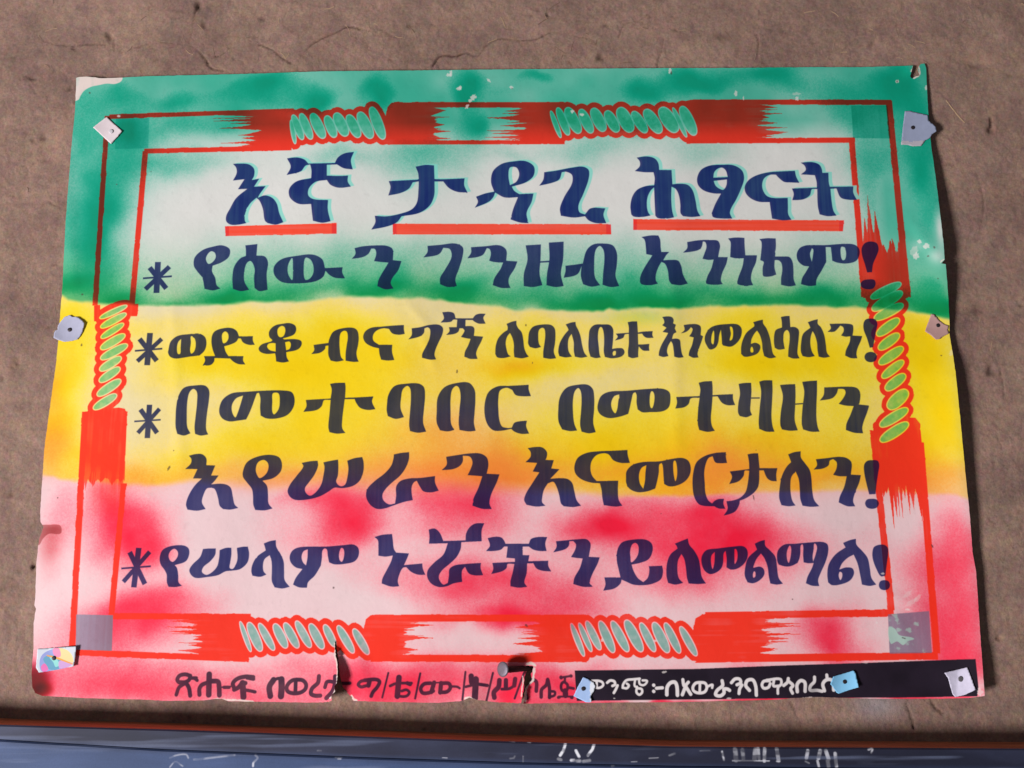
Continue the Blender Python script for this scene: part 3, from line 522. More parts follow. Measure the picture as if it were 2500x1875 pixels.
5 F 1155,260 1190,180 1280,130 1400,112 1480,135 1505,190 1495,260 1430,320 1330,345' 1370,390 1380,470 1385,550 1420,595' 1350,612 1265,608' 1248,560 1245,480 1235,420 1190,360 1155,310|1270,240 1290,180 1340,158 1375,180 1385,220 1365,280 1305,322 1280,290
5 G 135,185' 210,170 278,165' 282,210 250,290 200,360 165,410 170,450 210,480 260,450 310,380 330,300 340,220 330,180' 400,165 462,155' 465,220 460,300 445,350 460,380 490,395 525,380 545,320 555,230 545,165' 610,142 680,132' 692,180 690,260 660,340 600,390 500,412 430,408 380,440 300,485 200,512 80,518 30,490 8,440 30,380 90,300 150,215
5 G 965,108' 1030,95 1102,88' 1100,150 1070,230 1020,300 950,360 890,420 862,470 870,520 920,558 975,550' 985,480 985,400 1020,350 1100,325 1200,320 1335,303' 1335,360 1368,435' 1300,450 1230,440 1200,400 1170,345' 1145,360 1125,400 1125,460 1135,520' 1060,535 960,568 880,595 810,598 750,560 715,490 725,420 790,350 880,280 940,210 960,150
5 G 1435,130' 1530,115 1640,100 1740,100 1800,135 1815,200 1800,282' 1915,288' 1890,360 1840,470 1825,550 1845,600' 1760,598 1672,570' 1680,510 1725,410 1760,305' 1700,300 1628,295' 1655,240 1672,180 1650,130 1585,120' 1585,170 1560,210 1500,240 1395,250' 1440,200
5 H 510,52' 570,42 640,45 682,85 682,130 670,158' 745,160' 722,235' 795,242' 760,280 712,328' 800,322 870,330 910,365 930,440 950,520 990,570' 920,582 835,575' 810,550 795,480 770,400 740,355 690,370' 655,430 640,500 640,540 670,570' 590,578 500,562' 478,520 495,460 550,370 615,270' 555,262' 595,185' 490,178' 535,130 535,85
5 H 1408,68' 1410,110 1430,185' 1350,185 1280,160 1240,110 1200,98 1130,115 1085,170 1075,240 1090,300 1130,348' 1325,345' 1322,430 1330,520 1362,570' 1300,578 1195,565' 1182,500 1175,430 1160,368' 1080,362 990,330 940,280 930,220 960,140 1040,95 1150,80 1280,75
5 H 1395,320 1400,260 1450,205 1540,178 1700,170 1800,150 1900,140 1955,165 1978,230 1965,300 1920,355 1840,392 1780,395 1738,375' 1732,300 1725,210 1715,185' 1695,200 1690,270 1675,350 1658,415' 1590,440 1500,448 1430,420 1398,370|1578,205' 1535,230 1512,290 1520,370 1550,418' 1565,350 1570,270|1825,168 1820,240 1830,320 1840,350 1855,290 1850,200 1838,165
5 I 635,88' 635,130 645,185' 590,188 540,180 515,125' 480,140 455,190 440,270 445,370 450,450 475,520 510,550' 535,525 570,510 618,508' 612,550 630,598' 570,595 530,575' 440,572 390,555 350,490 335,390 340,280 370,180 440,125 540,95
5 I 830,108' 870,100 925,98' 930,150 938,232' 1098,232' 1088,290 1092,350' 1040,345 1005,320 975,252' 935,252' 935,330 925,400 890,450 820,500 760,525' 755,560 720,620 670,645 615,658' 650,600 640,530' 700,522 760,500 810,450 830,380 845,255' 805,255 795,300 750,350 665,375' 690,310 670,262' 845,240' 842,170
5 I 1195,108' 1250,88 1308,80' 1310,135 1345,185 1390,250 1405,330 1412,430 1430,520 1475,575' 1400,580 1325,570' 1305,510 1300,430 1290,330 1262,262' 1225,310 1215,390 1220,470 1235,530 1262,568' 1200,575 1135,565' 1115,500 1120,400 1140,300 1185,215 1222,178' 1210,145
5 I 1445,152' 1540,142 1650,130 1720,140 1765,180 1760,290' 1850,295' 1835,360 1795,460 1780,530 1798,575' 1730,575 1650,540' 1660,490 1700,400 1722,305' 1660,305 1600,292' 1628,240 1632,180 1600,150' 1570,165 1560,205 1510,235 1425,245' 1455,205
5 I 1945,160 2000,165 2015,200 2005,280 1990,380 1982,465' 1925,468' 1900,370 1880,270 1880,200 1905,168
5 I 1950,508 1992,515 2012,548 1995,585 1950,598 1905,585 1888,548 1905,515
# line 6
6 F 405,1040 430,970 500,935 620,928 665,955 670,1010 640,1070 540,1105' 560,1130 572,1200 575,1260 605,1290' 550,1302 485,1300' 470,1260 468,1190 450,1150 415,1100|485,1020 505,975 540,958 568,985 565,1030 525,1075 500,1065
6 F 795,960' 850,955 910,955' 905,1010 860,1070 800,1120 785,1165 820,1192 860,1180 920,1120 940,1040 945,970' 1000,950 1050,948' 1050,1010 1040,1080 1035,1130 1060,1140 1085,1110 1105,1050 1100,950' 1150,940 1198,938' 1210,1000 1195,1080 1130,1140 1050,1155 1000,1160 930,1195 830,1212 730,1220 690,1195 672,1150 700,1100 770,1030
6 F 1342,910' 1400,888 1450,880' 1455,940 1490,1000 1520,1070 1525,1160 1530,1240 1575,1300' 1510,1315 1440,1305' 1415,1250 1415,1160 1412,1070 1395,1015' 1350,1050 1335,1100 1340,1160 1365,1190' 1310,1210 1240,1200' 1230,1160 1240,1100 1280,1030 1360,972' 1352,940
6 F 1640,950 1740,938 1900,938 2060,925 2150,920 2192,950 2195,1020 2160,1070 2080,1092 1980,1098 1930,1080' 1918,1020 1910,965 1890,955 1870,975 1865,1040 1855,1110' 1800,1200 1740,1260 1730,1308' 1660,1305 1605,1280' 1630,1220 1690,1140' 1630,1125 1585,1080 1575,1030 1595,980|1738,962' 1700,980 1682,1030 1695,1080 1722,1108' 1735,1040|2040,950 2020,1000 2025,1060 2045,1075 2065,1020 2060,960
6 G 790,852' 860,832 948,825' 955,880 965,960 985,992' 1100,1000' 1085,1040 1055,1105' 1130,1098 1220,1090' 1225,1135 1248,1192' 1180,1190 1120,1165 1075,1122' 1045,1130 1010,1200 1000,1255 1012,1295' 940,1298 855,1270' 860,1230 900,1150 940,1070 955,1018' 890,1028 825,1020' 825,940 820,880
6 G 1278,785' 1330,775 1375,810 1410,888' 1610,882' 1615,820 1650,760 1700,730 1778,728' 1755,790 1755,890' 1572,898' 1565,960 1530,1030 1470,1090 1400,1150 1370,1200 1375,1240 1410,1280 1450,1265' 1460,1200 1465,1140 1510,1108 1600,1095 1748,1085' 1745,1130 1768,1195' 1700,1198 1640,1180 1605,1120' 1580,1150 1575,1200 1580,1255' 1500,1270 1440,1295 1370,1302 1300,1270 1265,1210 1270,1150 1330,1080 1410,1010 1450,908' 1280,912' 1285,850
6 H 150,862' 210,850 270,855 295,880 310,912' 520,912' 540,870 600,852 685,852' 668,910 680,978' 620,978 560,965 520,938' 465,938' 465,1015' 525,1015' 515,1070' 695,1065' 695,1110 722,1162' 640,1155 590,1135 560,1088' 505,1090' 500,1180 480,1260 505,1300' 430,1308 355,1295' 355,1250 375,1170 390,1095' 328,1095 320,1130 280,1160 182,1185' 200,1140 192,1085' 395,1075' 395,1045' 318,1038' 330,938' 300,938 270,965 200,978 135,978' 170,930
6 H 765,890' 850,882 960,872 1040,872 1075,910 1065,1000 1060,1030' 1158,1035' 1140,1090 1090,1190 1070,1260 1095,1300' 1010,1300 920,1275' 930,1220 980,1130 1005,1045' 950,1040 900,1032' 935,970 945,920 920,888' 885,890' 880,930 850,960 740,990' 770,940
6 H 1200,1215' 1270,1215 1345,1215' 1330,1150 1312,1060 1320,960 1360,900 1460,875 1570,875 1625,910 1635,970 1600,1050 1520,1085 1445,1100' 1460,1150 1500,1220 1550,1258' 1590,1220 1605,1150 1600,1115' 1720,1110' 1728,1160 1710,1230 1640,1270 1560,1285 1460,1280 1400,1255 1355,1235' 1345,1270 1290,1315 1190,1335' 1210,1280|1432,980 1450,920 1480,905 1505,930 1505,1000 1480,1050 1442,1080 1435,1030
6 I 175,912' 240,885 292,865' 305,920 350,975 390,1050 405,1130 418,1210 455,1270' 380,1275 300,1270' 285,1220 275,1130 260,1050 235,1005' 205,1060 198,1140 210,1220 250,1265' 180,1280 115,1265' 100,1200 105,1090 135,1010 200,955' 190,930
6 I 415,1080 420,1020 460,970 560,955 700,938 790,935 825,965 830,1030 800,1090 740,1135 680,1145 640,1125' 642,1050 632,975' 615,1000 610,1080 595,1130 550,1170 490,1185 440,1150|535,985' 505,1020 502,1090 515,1140 530,1090|712,962' 712,1040 715,1095 735,1060 738,990 725,960
6 I 895,912' 940,890 985,878' 990,930 1030,970 1080,1030 1095,1120 1110,1220 1148,1272' 1090,1280 1035,1270' 1022,1210 1010,1120 980,1040 950,1000' 910,1050 885,1110 880,1130' 940,1118 975,1140 980,1190 940,1240 880,1268 830,1260' 805,1200 810,1120 835,1040 915,965' 905,940|890,1160 900,1170 898,1210 882,1218 878,1185
6 I 1095,1050 1105,970 1160,920 1260,912 1400,900 1510,897 1550,920 1555,990 1530,1080 1490,1170 1465,1240 1475,1293' 1410,1290 1355,1268' 1370,1210 1410,1130 1425,1085' 1380,1088 1335,1080' 1330,1020 1330,930 1322,915' 1308,930 1305,1000 1295,1050 1280,1085' 1230,1110 1180,1118 1110,1095|1210,928 1185,980 1185,1050 1200,1085 1215,1040 1222,950|1430,912 1425,960 1415,1030 1420,1075' 1445,1000 1455,940 1440,912
6 I 1690,905' 1750,880 1805,868' 1810,920 1860,975 1910,1040 1930,1130 1945,1220 1988,1280' 1930,1292 1860,1280' 1845,1200 1820,1090 1785,1010' 1730,1040 1680,1090 1655,1145' 1720,1125 1775,1135 1788,1180 1755,1240 1680,1275 1590,1285 1555,1260' 1548,1190 1560,1100 1620,1010 1712,945' 1700,925|1660,1165 1680,1175 1680,1215 1665,1240 1650,1200
6 I 2050,920 2090,945 2095,1000 2085,1080 2070,1200' 2030,1205 1990,1140 1960,1060 1953,1000 1970,940
6 I 2062,1240 2098,1250 2112,1285 2098,1318 2062,1330 2025,1318 2012,1285 2025,1250
"""
STROKES=r"""
# kind tile width pts ; asterisks
n T1 32 853,1415 845,1582
n T1 10 772,1503 928,1492
n T1 27 808,1445 898,1558
n T1 26 915,1440 785,1562
n B 52 245,232 218,522
n B 16 108,393 355,373
n B 44 150,285 305,483
n B 40 350,285 130,487
n B 48 240,878 220,1178
n B 14 103,1028 340,1013
n B 42 158,920 308,1132
n B 38 330,915 135,1132
n F 48 217,950 172,1305
n F 15 60,1135 325,1115
n F 42 135,988 272,1275
n F 38 315,985 78,1255
# bottom line
b P 36 285,220 230,205 170,220 145,262 165,290 225,290 272,265 285,225
b P 32 290,245 350,245
b P 30 335,250 360,270
b P 38 165,290 235,300 270,350 285,435
b P 34 215,310 165,345 135,425
b P 52 490,205 485,425
b P 38 385,425 385,360 410,320 470,295
b P 44 515,278 585,285 597,345 600,430
b P 14 610,345 720,335
b P 30 650,345 705,345
b P 38 965,235 880,230 790,255 745,305 765,365
b P 34 900,242 968,255
b P 40 760,370 800,350 850,300 880,300
b P 56 850,300 860,450
b P 30 860,370 940,385 985,395
b P 52 1150,440 1140,340 1185,265
b P 28 1170,280 1230,250 1285,250
b P 58 1270,260 1272,350 1265,440
b P 36 1435,262 1500,270 1535,310 1530,360 1480,400 1400,410 1340,390 1325,350 1350,300 1390,270 1435,262
b P 36 1425,265 1420,405
b P 38 1675,225 1665,295 1600,360 1590,415 1630,435 1690,435
b P 40 1850,228 1845,320 1820,390 1755,462
b P 34 1740,345 1765,285 1850,290
b Q 30 150,302 240,300
b Q 30 425,270 360,280 330,315 360,340 410,330
b Q 34 400,268 530,262 560,285 530,350 490,395 470,440
b Q 42 455,270 440,325
b Q 18 655,190 590,455
b Q 52 770,240 752,440
b Q 26 675,330 735,305 905,300
b Q 36 860,300 890,312
b Q 26 750,440 850,440 882,400 850,372 800,385
b Q 20 1000,195 945,465
b Q 34 1110,300 1040,310 1005,360 1025,405 1090,405 1140,385
b Q 40 1150,295 1120,395
b Q 14 1080,298 1300,292
b Q 40 1225,300 1215,400
b Q 34 1240,300 1310,305 1325,350 1290,392 1215,400
b Q 22 1330,335 1400,340 1425,355
b Q 20 1488,180 1455,480
b Q 50 1550,225 1555,290
b Q 58 1600,260 1590,460
b Q 24 1490,340 1570,320
b Q 30 1620,310 1725,325
b Q 20 1785,190 1715,490
b Q 44 1855,270 1845,340 1795,400 1800,455
b Q 26 1880,365 1960,360 2020,325
b Q 40 1925,268 1925,350
b Q 40 2025,255 2015,325
b Q 20 2120,190 2020,465
b R 34 225,260 262,285 262,385
b R 26 225,268 145,340
b R 32 145,330 145,400 162,465
b R 32 385,260 370,320 320,370 315,450
b R 32 390,270 405,360 405,455
b R 24 405,450 460,430 462,395 420,388
b R 26 565,285 600,320 590,380 550,385 530,350 540,300 565,285
b R 20 525,240 640,222
b R 34 530,238 532,240
b R 30 636,222 638,223
b R 22 572,235 570,290
b R 26 600,345 665,358
b R 50 575,385 578,432
b R 18 505,445 660,445
b R 26 500,455 515,450
b R 26 640,455 650,458
# white
w R 20 865,275 935,275 975,290 985,320 960,345 920,350 915,290
w R 20 870,300 885,330 905,350
w R 22 1028,295 1060,272 1105,282 1112,315 1085,330
w R 22 1140,325 1120,370 1100,405
w R 20 1195,350 1200,315 1235,270 1320,258 1380,252
w R 20 1200,350 1240,355 1262,325 1240,305
w R 18 1330,262 1325,330 1350,345
w R 18 1372,258 1380,310 1420,322 1450,300 1458,275 1410,270
w R 20 1350,340 1345,400 1375,425 1405,400 1400,365 1355,355
w R 28 1530,322 1531,323
w R 28 1530,388 1531,389
w R 26 1560,355 1625,350
w R 30 1672,425 1678,340 1715,295 1760,290 1780,330 1787,430
w R 26 1845,262 1860,330 1905,290
w R 28 1880,320 1840,425
w R 28 1882,345 1930,420
w S 24 255,292 315,300 335,345 310,395 235,405 190,380 185,340 215,300 255,292
w S 22 260,300 258,400
w S 20 335,340 395,318 392,350
w S 28 500,275 505,325 445,380 430,425 480,438 520,405 520,365 560,365 580,378
w S 26 600,295 640,255 690,258 700,295 660,318
w S 26 715,320 690,360 682,412
w S 28 795,378 755,325 772,272 830,265 862,330 870,430
w S 24 1010,275 950,280 930,320 950,355 1000,345 1020,305
w S 22 980,268 1130,258 1138,310 1105,345 1102,412
w S 22 1060,268 1055,330 1110,330
w S 26 1215,250 1205,290 1165,325
w S 26 1225,285 1265,325 1240,360 1260,408
w S 28 1312,392 1310,315 1350,272 1392,290 1396,388
w S 26 1498,235 1495,285 1455,330 1450,375 1530,378 1580,388
w S 26 1630,212 1635,260
w S 28 1605,382 1588,310 1625,265 1680,265 1700,310 1705,375
"""
# ---------------------------------------------------------------- wall of mud plaster
CRACKS=["712,165 728,149 741,131 764,108 796,90 823,79 850,66 882,72 904,77,1","633,108 665,122 692,145 712,156,.9","330,118 362,108 407,106 434,108 470,115 502,145 515,167 549,174,.9",
 "267,81 276,95 280,127,1.2","486,5 475,34 470,72 461,108,.8","1057,160 1075,136 1112,136 1139,129 1166,136 1188,111 1220,95 1270,99 1311,95 1342,81 1383,86 1442,97 1460,108,1","949,145 976,151 1008,147,.8",
 "122,495 154,511,1.5","2273,1712 2283,1728 2303,1745,2.2","2210,1714 2222,1745 2229,1771 2232,1781,1.6","1930,1712 1945,1745 1950,1758,1.0","905,67 935,75 960,90 1000,88,.6","85,85 120,105 170,112 225,108 260,110,.6",
 "1848,85 1852,108 1850,140 1870,165,.6","1620,95 1615,125 1605,160 1612,190,.5","2417,290 2421,312,2.4","10,180 60,195 90,230,.5","100,300 60,360 70,430,.4","2440,900 2450,960 2430,1040 2445,1100,.5","2150,60 2120,90 2090,95 2060,120,.5",
 "1510,90 1525,60 1560,50 1600,20,.5","700,30 690,60 720,80,.5","60,1540 40,1600 55,1680,.4","2380,420 2400,500 2390,560,.4","560,118 540,135 520,140,.5"]
HOLES=[(484,14,9,16,1.1),(2416,318,7,9,1.3),(2380,158,26,10,.6),(1770,85,22,14,.6),(268,88,6,10,1.),(2418,905,9,10,1.4),(2384,756,22,12,.8),(80,190,14,6,.9),(110,335,12,12,.7),(40,880,10,18,.5),(81,1383,5,6,1.5),(2440,1560,8,6,.8),
 (1467,140,9,9,1.3),(1336,36,4,4,1.2),(2130,110,10,8,.7),(500,60,8,8,.7),(1480,60,12,6,.5),(30,1210,10,7,.7),(1000,60,9,7,.5),(1810,120,12,16,.5),(170,215,8,5,.8),(180,118,7,4,.8)]
def build_wall():
    nx,nz=1120,826
    xs=np.linspace(-.86,.86,nx);zs=np.linspace(ZC-.42,ZC+.85,nz)
    rng=np.random.default_rng(11)
    k=lambda c,o,s,ax=1,ay=1:vnoise(nx,nz,c/1.54,np.random.default_rng(s),o,ax,ay)[::-1]-.5
    h=k(260,3,1)*.0050+k(60,3,2)*.0022+k(16,3,3,1.6,1)*.0010+k(5,2,4)*.0008+(rng.random((nz,nx))-.5)*.00030
    dirt=np.zeros((nz,nx));X,Z=np.meshgrid(xs,zs)  # colour darkening: shade painted into cracks and pits, plus smudges and specks
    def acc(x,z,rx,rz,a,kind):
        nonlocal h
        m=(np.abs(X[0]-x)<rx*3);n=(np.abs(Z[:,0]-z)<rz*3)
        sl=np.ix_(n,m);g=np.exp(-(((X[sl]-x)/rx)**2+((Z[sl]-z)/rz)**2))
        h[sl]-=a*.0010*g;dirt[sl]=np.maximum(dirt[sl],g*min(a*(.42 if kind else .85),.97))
    r=np.random.default_rng(5)
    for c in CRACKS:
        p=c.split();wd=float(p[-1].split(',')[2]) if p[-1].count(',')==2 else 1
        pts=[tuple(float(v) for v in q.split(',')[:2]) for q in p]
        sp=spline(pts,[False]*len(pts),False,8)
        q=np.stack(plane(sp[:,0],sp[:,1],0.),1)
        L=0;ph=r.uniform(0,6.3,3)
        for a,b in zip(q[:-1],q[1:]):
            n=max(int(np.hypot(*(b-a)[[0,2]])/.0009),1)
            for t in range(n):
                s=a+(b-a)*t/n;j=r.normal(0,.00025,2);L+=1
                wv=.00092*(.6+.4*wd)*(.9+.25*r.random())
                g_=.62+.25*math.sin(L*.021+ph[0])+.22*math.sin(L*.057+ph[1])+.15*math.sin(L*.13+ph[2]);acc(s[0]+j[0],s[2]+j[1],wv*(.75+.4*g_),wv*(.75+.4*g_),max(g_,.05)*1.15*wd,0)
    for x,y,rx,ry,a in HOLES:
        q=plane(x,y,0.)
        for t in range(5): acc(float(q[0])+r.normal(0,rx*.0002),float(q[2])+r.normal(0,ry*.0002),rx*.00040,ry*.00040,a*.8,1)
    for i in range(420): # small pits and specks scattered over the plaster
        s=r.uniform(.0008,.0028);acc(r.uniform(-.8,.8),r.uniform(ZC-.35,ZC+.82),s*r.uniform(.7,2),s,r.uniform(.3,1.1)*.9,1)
    sm=plane(2142,1722,0.)
    chalk=np.exp(-(((X-float(sm[0]))/.025)**2+((Z-float(sm[2]))/.014)**2))*.6
    V=np.stack([X,-h,Z],-1).reshape(-1,3)
    me=bpy.data.meshes.new('wall');i=np.arange(nx*nz).reshape(nz,nx)
    F=np.stack([i[:-1,:-1],i[:-1,1:],i[1:,1:],i[1:,:-1]],-1).reshape(-1,4)
    me.vertices.add(len(V));me.vertices.foreach_set('co',V.astype(np.float32).ravel())
    me.loops.add(F.size);me.loops.foreach_set('vertex_index',F.ravel().astype(np.int32))
    me.polygons.add(len(F));me.polygons.foreach_set('loop_start',np.arange(0,F.size,4,dtype=np.int32))
    me.polygons.foreach_set('use_smooth',np.ones(len(F),bool));me.update(calc_edges=True)
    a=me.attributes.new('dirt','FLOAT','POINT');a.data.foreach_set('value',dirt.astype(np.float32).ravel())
    a=me.attributes.new('chalk','FLOAT','POINT');a.data.foreach_set('value',chalk.astype(np.float32).ravel())
    o=bpy.data.objects.new('wall',me);COL.objects.link(o);tag(o,kind='structure')
    m,nt,b=newmat('mud_plaster',.95,.12);L=nt.links.new
    tc=N(nt,'ShaderNodeTexCoord')
    def noise(s,d,rough=.6,vec=None):
        n=N(nt,'ShaderNodeTexNoise',Scale=s,Detail=d,Roughness=rough);L(vec or tc.outputs['Object'],n.inputs['Vector']);return n
    def ramp(n,a,b_,pa=.3,pb=.7):
        rp=nt.nodes.new('ShaderNodeValToRGB');rp.color_ramp.elements[0].color=(*a,1);rp.color_ramp.elements[1].color=(*b_,1)
        rp.color_ramp.elements[0].position=pa;rp.color_ramp.elements[1].position=pb;L(n,rp.inputs[0]);return rp.outputs[0]
    def mix(t,f,a,b_):
        x=N(nt,'ShaderNodeMix',data_type='RGBA',blend_type=t)
        if isinstance(f,float): x.inputs[0].default_value=f
        else: L(f,x.inputs[0])
        for s,v in ((6,a),(7,b_)):
            if isinstance(v,tuple): x.inputs[s].default_value=(*v,1)
            else: L(v,x.inputs[s])
        return x.outputs[2]
    c=ramp(noise(9,6).outputs['Fac'],tuple(lin((122,98,88))),tuple(lin((156,127,111))))
    c2=ramp(noise(45,6,.7).outputs['Color'],(.74,.73,.80),(1.22,1.22,1.16),.32,.68)
    c=mix('MULTIPLY',1.,c,c2)
    c3=ramp(noise(320,4,.75).outputs['Fac'],(.80,.79,.79),(1.18,1.18,1.19),.3,.7);c=mix('MULTIPLY',1.,c,c3)
    ch=noise(150,3,.6);c=mix('OVERLAY',.22,c,ch.outputs['Color']);c=mix('OVERLAY',.07,c,noise(22,4,.6).outputs['Color'])
    mg=N(nt,'ShaderNodeMapping');mg.inputs['Scale'].default_value=(1,1,4.5);L(tc.outputs['Object'],mg.inputs[0])
    v=noise(75,5,.7,mg.outputs[0]);c=mix('MULTIPLY',ramp(v.outputs['Fac'],(0,0,0),(1,1,1),.60,.72),c,(.74,.70,.68))
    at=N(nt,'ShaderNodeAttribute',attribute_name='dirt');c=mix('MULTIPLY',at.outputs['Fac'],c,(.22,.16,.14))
    at=N(nt,'ShaderNodeAttribute',attribute_name='chalk');c=mix('MIX',at.outputs['Fac'],c,(.30,.28,.30))
    L(c,b.inputs['Base Color'])
    n1=noise(500,4,.8);n2=noise(140,5,.7)
    ad=N(nt,'ShaderNodeMath',operation='ADD');L(n1.outputs['Fac'],ad.inputs[0]);L(n2.outputs['Fac'],ad.inputs[1])
    bp=N(nt,'ShaderNodeBump',Strength=.5,Distance=.0016);L(ad.outputs[0],bp.inputs['Height']);L(bp.outputs[0],b.inputs['Normal'])
    me.materials.append(m);return o,h,xs,zs
WALL,WH,WX,WZ=build_wall()
def wall_h(x,z):
    i=int(np.clip(np.searchsorted(WX,x),1,len(WX)-1));j=int(np.clip(np.searchsorted(WZ,z),1,len(WZ)-1));return float(WH[j,i])
# chopped straw in the plaster
def build_straw():
    r=np.random.default_rng(8);V=[];F=[];MI=[]
    spec=[(2310,245,2355,300,1.1)]
    for i in range(170): 
        x=r.uniform(-20,2520);y=r.choice([r.uniform(0,165),r.uniform(0,1760)]);a=r.uniform(0,6.3);l=r.uniform(6,34);spec.append((x,y,x+math.cos(a)*l,y+math.sin(a)*l,r.uniform(.35,.8)))
    for x0,y0,x1,y1,w_ in spec:
        a=np.array([float(v) for v in plane(x0,y0,0.)]);b=np.array([float(v) for v in plane(x1,y1,0.)])
        n=5;d=(b-a);d/=np.linalg.norm(d)+1e-9;s=np.array([-d[2],0,d[0]]);rad=w_*.0008;base=len(V);bend=r.normal(0,.0006)
        for k in range(n+1):
            t=k/n;p=a+(b-a)*t+s*bend*math.sin(math.pi*t);y=-wall_h(p[0],p[2])-rad*.15
            for c,q in ((-1,0),(0,-1),(1,0)): V.append((p[0]+s[0]*rad*c,y+q*rad*.8,p[2]+s[2]*rad*c))
        for k in range(n):
            o=base+3*k;F+= [(o,o+1,o+4,o+3),(o+1,o+2,o+5,o+4)];g=0 if w_>.9 or r.random()<.0 else (base//18)%3;MI+=[g,g]
    o=mesh_obj('straw',V,F,[simple_mat('straw_pale',(160,132,104),.8),simple_mat('straw_brown',(112,86,72),.85),simple_mat('straw_grey',(134,112,98),.85)],mat_idx=MI)
    tag(o,'short bits of chopped straw pressed into the mud plaster','straw',kind='stuff')
build_straw()
# ---------------------------------------------------------------- poster
OUT="""186,190 193,188 211,187 248,191 286,190 360,186 574,181 790,174 1000,172 1250,169 1500,167 1636,166 1750,166 1952,164 2100,164 2200,161 2229,160 2226,172 2222,186 2226,192 2234,187 2246,184
 2241,170 2243,162 2248,156 2257,155 2261,166 2262,188 2263,212 2266,271 2274,362 2284,429 2293,503 2299,555 2304,598 2306,634 2298,643 2309,645 2315,724 2318,785 2318,815 2323,845 2328,874 2331,899 2333,907
 2345,1029 2358,1165 2368,1261 2374,1346 2383,1396 2397,1604 2404,1699 2364,1704 2290,1706 2150,1706 1996,1702 1940,1704 1899,1708 1777,1711 1650,1714 1500,1715 1442,1716 1363,1716 1278,1718
 1281,1690 1284,1678 1292,1669 1298,1661 1296,1647 1300,1638 1301,1626 1290,1625 1262,1628 1237,1632 1238,1643 1262,1641 1286,1639 1281,1650 1279,1665 1281,1676 1277,1690 1272,1717
 1207,1714 1162,1708 1146,1703 1128,1711 1071,1716 958,1714 863,1711 858,1700 849,1693 836,1675 829,1645 825,1600 822,1580 820,1559 817,1575 819,1600 824,1622 824,1645 822,1668 816,1676 818,1688 809,1698 809,1711 789,1715
 739,1715 626,1713 558,1712 542,1706 527,1706 497,1710 400,1711 350,1708 201,1704 104,1699 86,1692 79,1678 77,1642 82,1582 82,1521 88,1486 84,1478 86,1461 89,1371 95,1319 106,1286 99,1274 98,1250 108,1097 120,1007 136,894 142,835 149,736 151,723 160,542 174,362 183,271 186,203"""
RE=np.array([(150,3),(200,3.2),(300,6.),(360,8.),(450,14),(520,19),(600,22),(660,20),(740,13),(800,8.5),(850,10),(920,16),(1000,19),(1150,18),(1300,16),(1450,14),(1560,15),(1640,19),(1700,20)])
_pn=[np.random.default_rng(40+i).random((12,16)) for i in range(2)]
CREASES=[(995,742,1050,800,9,.0007),(1035,825,1062,900,9,.0009),(2225,540,2300,640,14,.0011),(2270,885,2332,858,10,-.0010),(2150,1440,2235,1480,12,.0008),(420,700,440,1150,16,.0006),(1640,640,1655,1100,18,.0007),(860,1560,900,1712,18,.0012),(1180,1640,1170,1712,14,.0010),(150,300,180,700,16,.0008),(2180,1490,2230,1600,12,.0007)]
def dpost(px,py):
    """height of the sheet in front of the wall, metres"""
    px=np.asarray(px,float);py=np.asarray(py,float)
    d=.0058+.0017*np.sin(px/118.+py/900.)*np.sin(py/330.+.6)+.0010*np.sin(px/47.+py/150.+1.)*.35+.0012*np.sin(py/210.+px/600.)
    # gentle buckles hanging from the pins
    d+=.0016*np.exp(-((px-1000)/90.)**2)*np.exp(-((py-820)/260.)**2)+.0016*np.exp(-((px-1640)/60.)**2)*np.exp(-((py-760)/300.)**2)
    xr=np.interp(py,[160,700,1000,1700],[2263,2313,2342,2404]);t=np.clip(xr-px,0,1e9)
    d+=np.interp(py,RE[:,0],RE[:,1]*.00088-.0045)*np.exp(-(t/75.)**1.5)
    # corners: upper right tip bent back, lower edge
    d-=.0030*np.exp(-(((px-2254)/16.)**2+((py-160)/16.)**2))
    d+=.0030*np.exp(-(((px-2224)/20.)**2+((py-168)/16.)**2))
    # left sheet edge sits close
    xl=np.interp(py,[188,720,1100,1700],[186,151,108,77]);t=np.clip(px-xl,0,1e9);d-=.0012*np.exp(-(t/60.)**2)
    # tear at 820: left flap stands out, right flap lies back
    f=np.clip((py-1560)/150.,0,1)
    d+=np.where(px<824+4*f,1,0)*.0185*f*np.exp(-np.clip(824-px,0,1e9)/60.)*(px>500)
    d-=np.where(px>=824+4*f,1,0)*.0016*f*np.exp(-np.clip(px-824,0,1e9)/60.)
    # tear under the bent nail
    f=np.clip((py-1628)/50.,0,1)
    d+=np.where(px<1283,1,0)*.0052*f*np.exp(-np.clip(1283-px,0,1e9)/45.)
    d-=np.where(px>=1283,1,0)*.0010*f*np.exp(-np.clip(px-1283,0,1e9)/40.)
    # bump over the small notch of the lower edge, soft dent
    d+=.0032*np.exp(-(((px-1148)/26.)**2+((py-1706)/40.)**2))
    # lower left corner bends back to the wall
    d-=.0045*np.exp(-(((px-78)/30.)**2+((py-1700)/42.)**2))
    for x0,y0,x1,y1,w_,a_ in CREASES:
        dx,dy=x1-x0,y1-y0;L=math.hypot(dx,dy);t=((px-x0)*dx+(py-y0)*dy)/L;q=((px-x0)*dy-(py-y0)*dx)/L
        d+=a_*np.exp(-(q/w_)**2)/(1+np.exp(-t/12.))/(1+np.exp((t-L)/12.))
    return np.maximum(d,.0030)
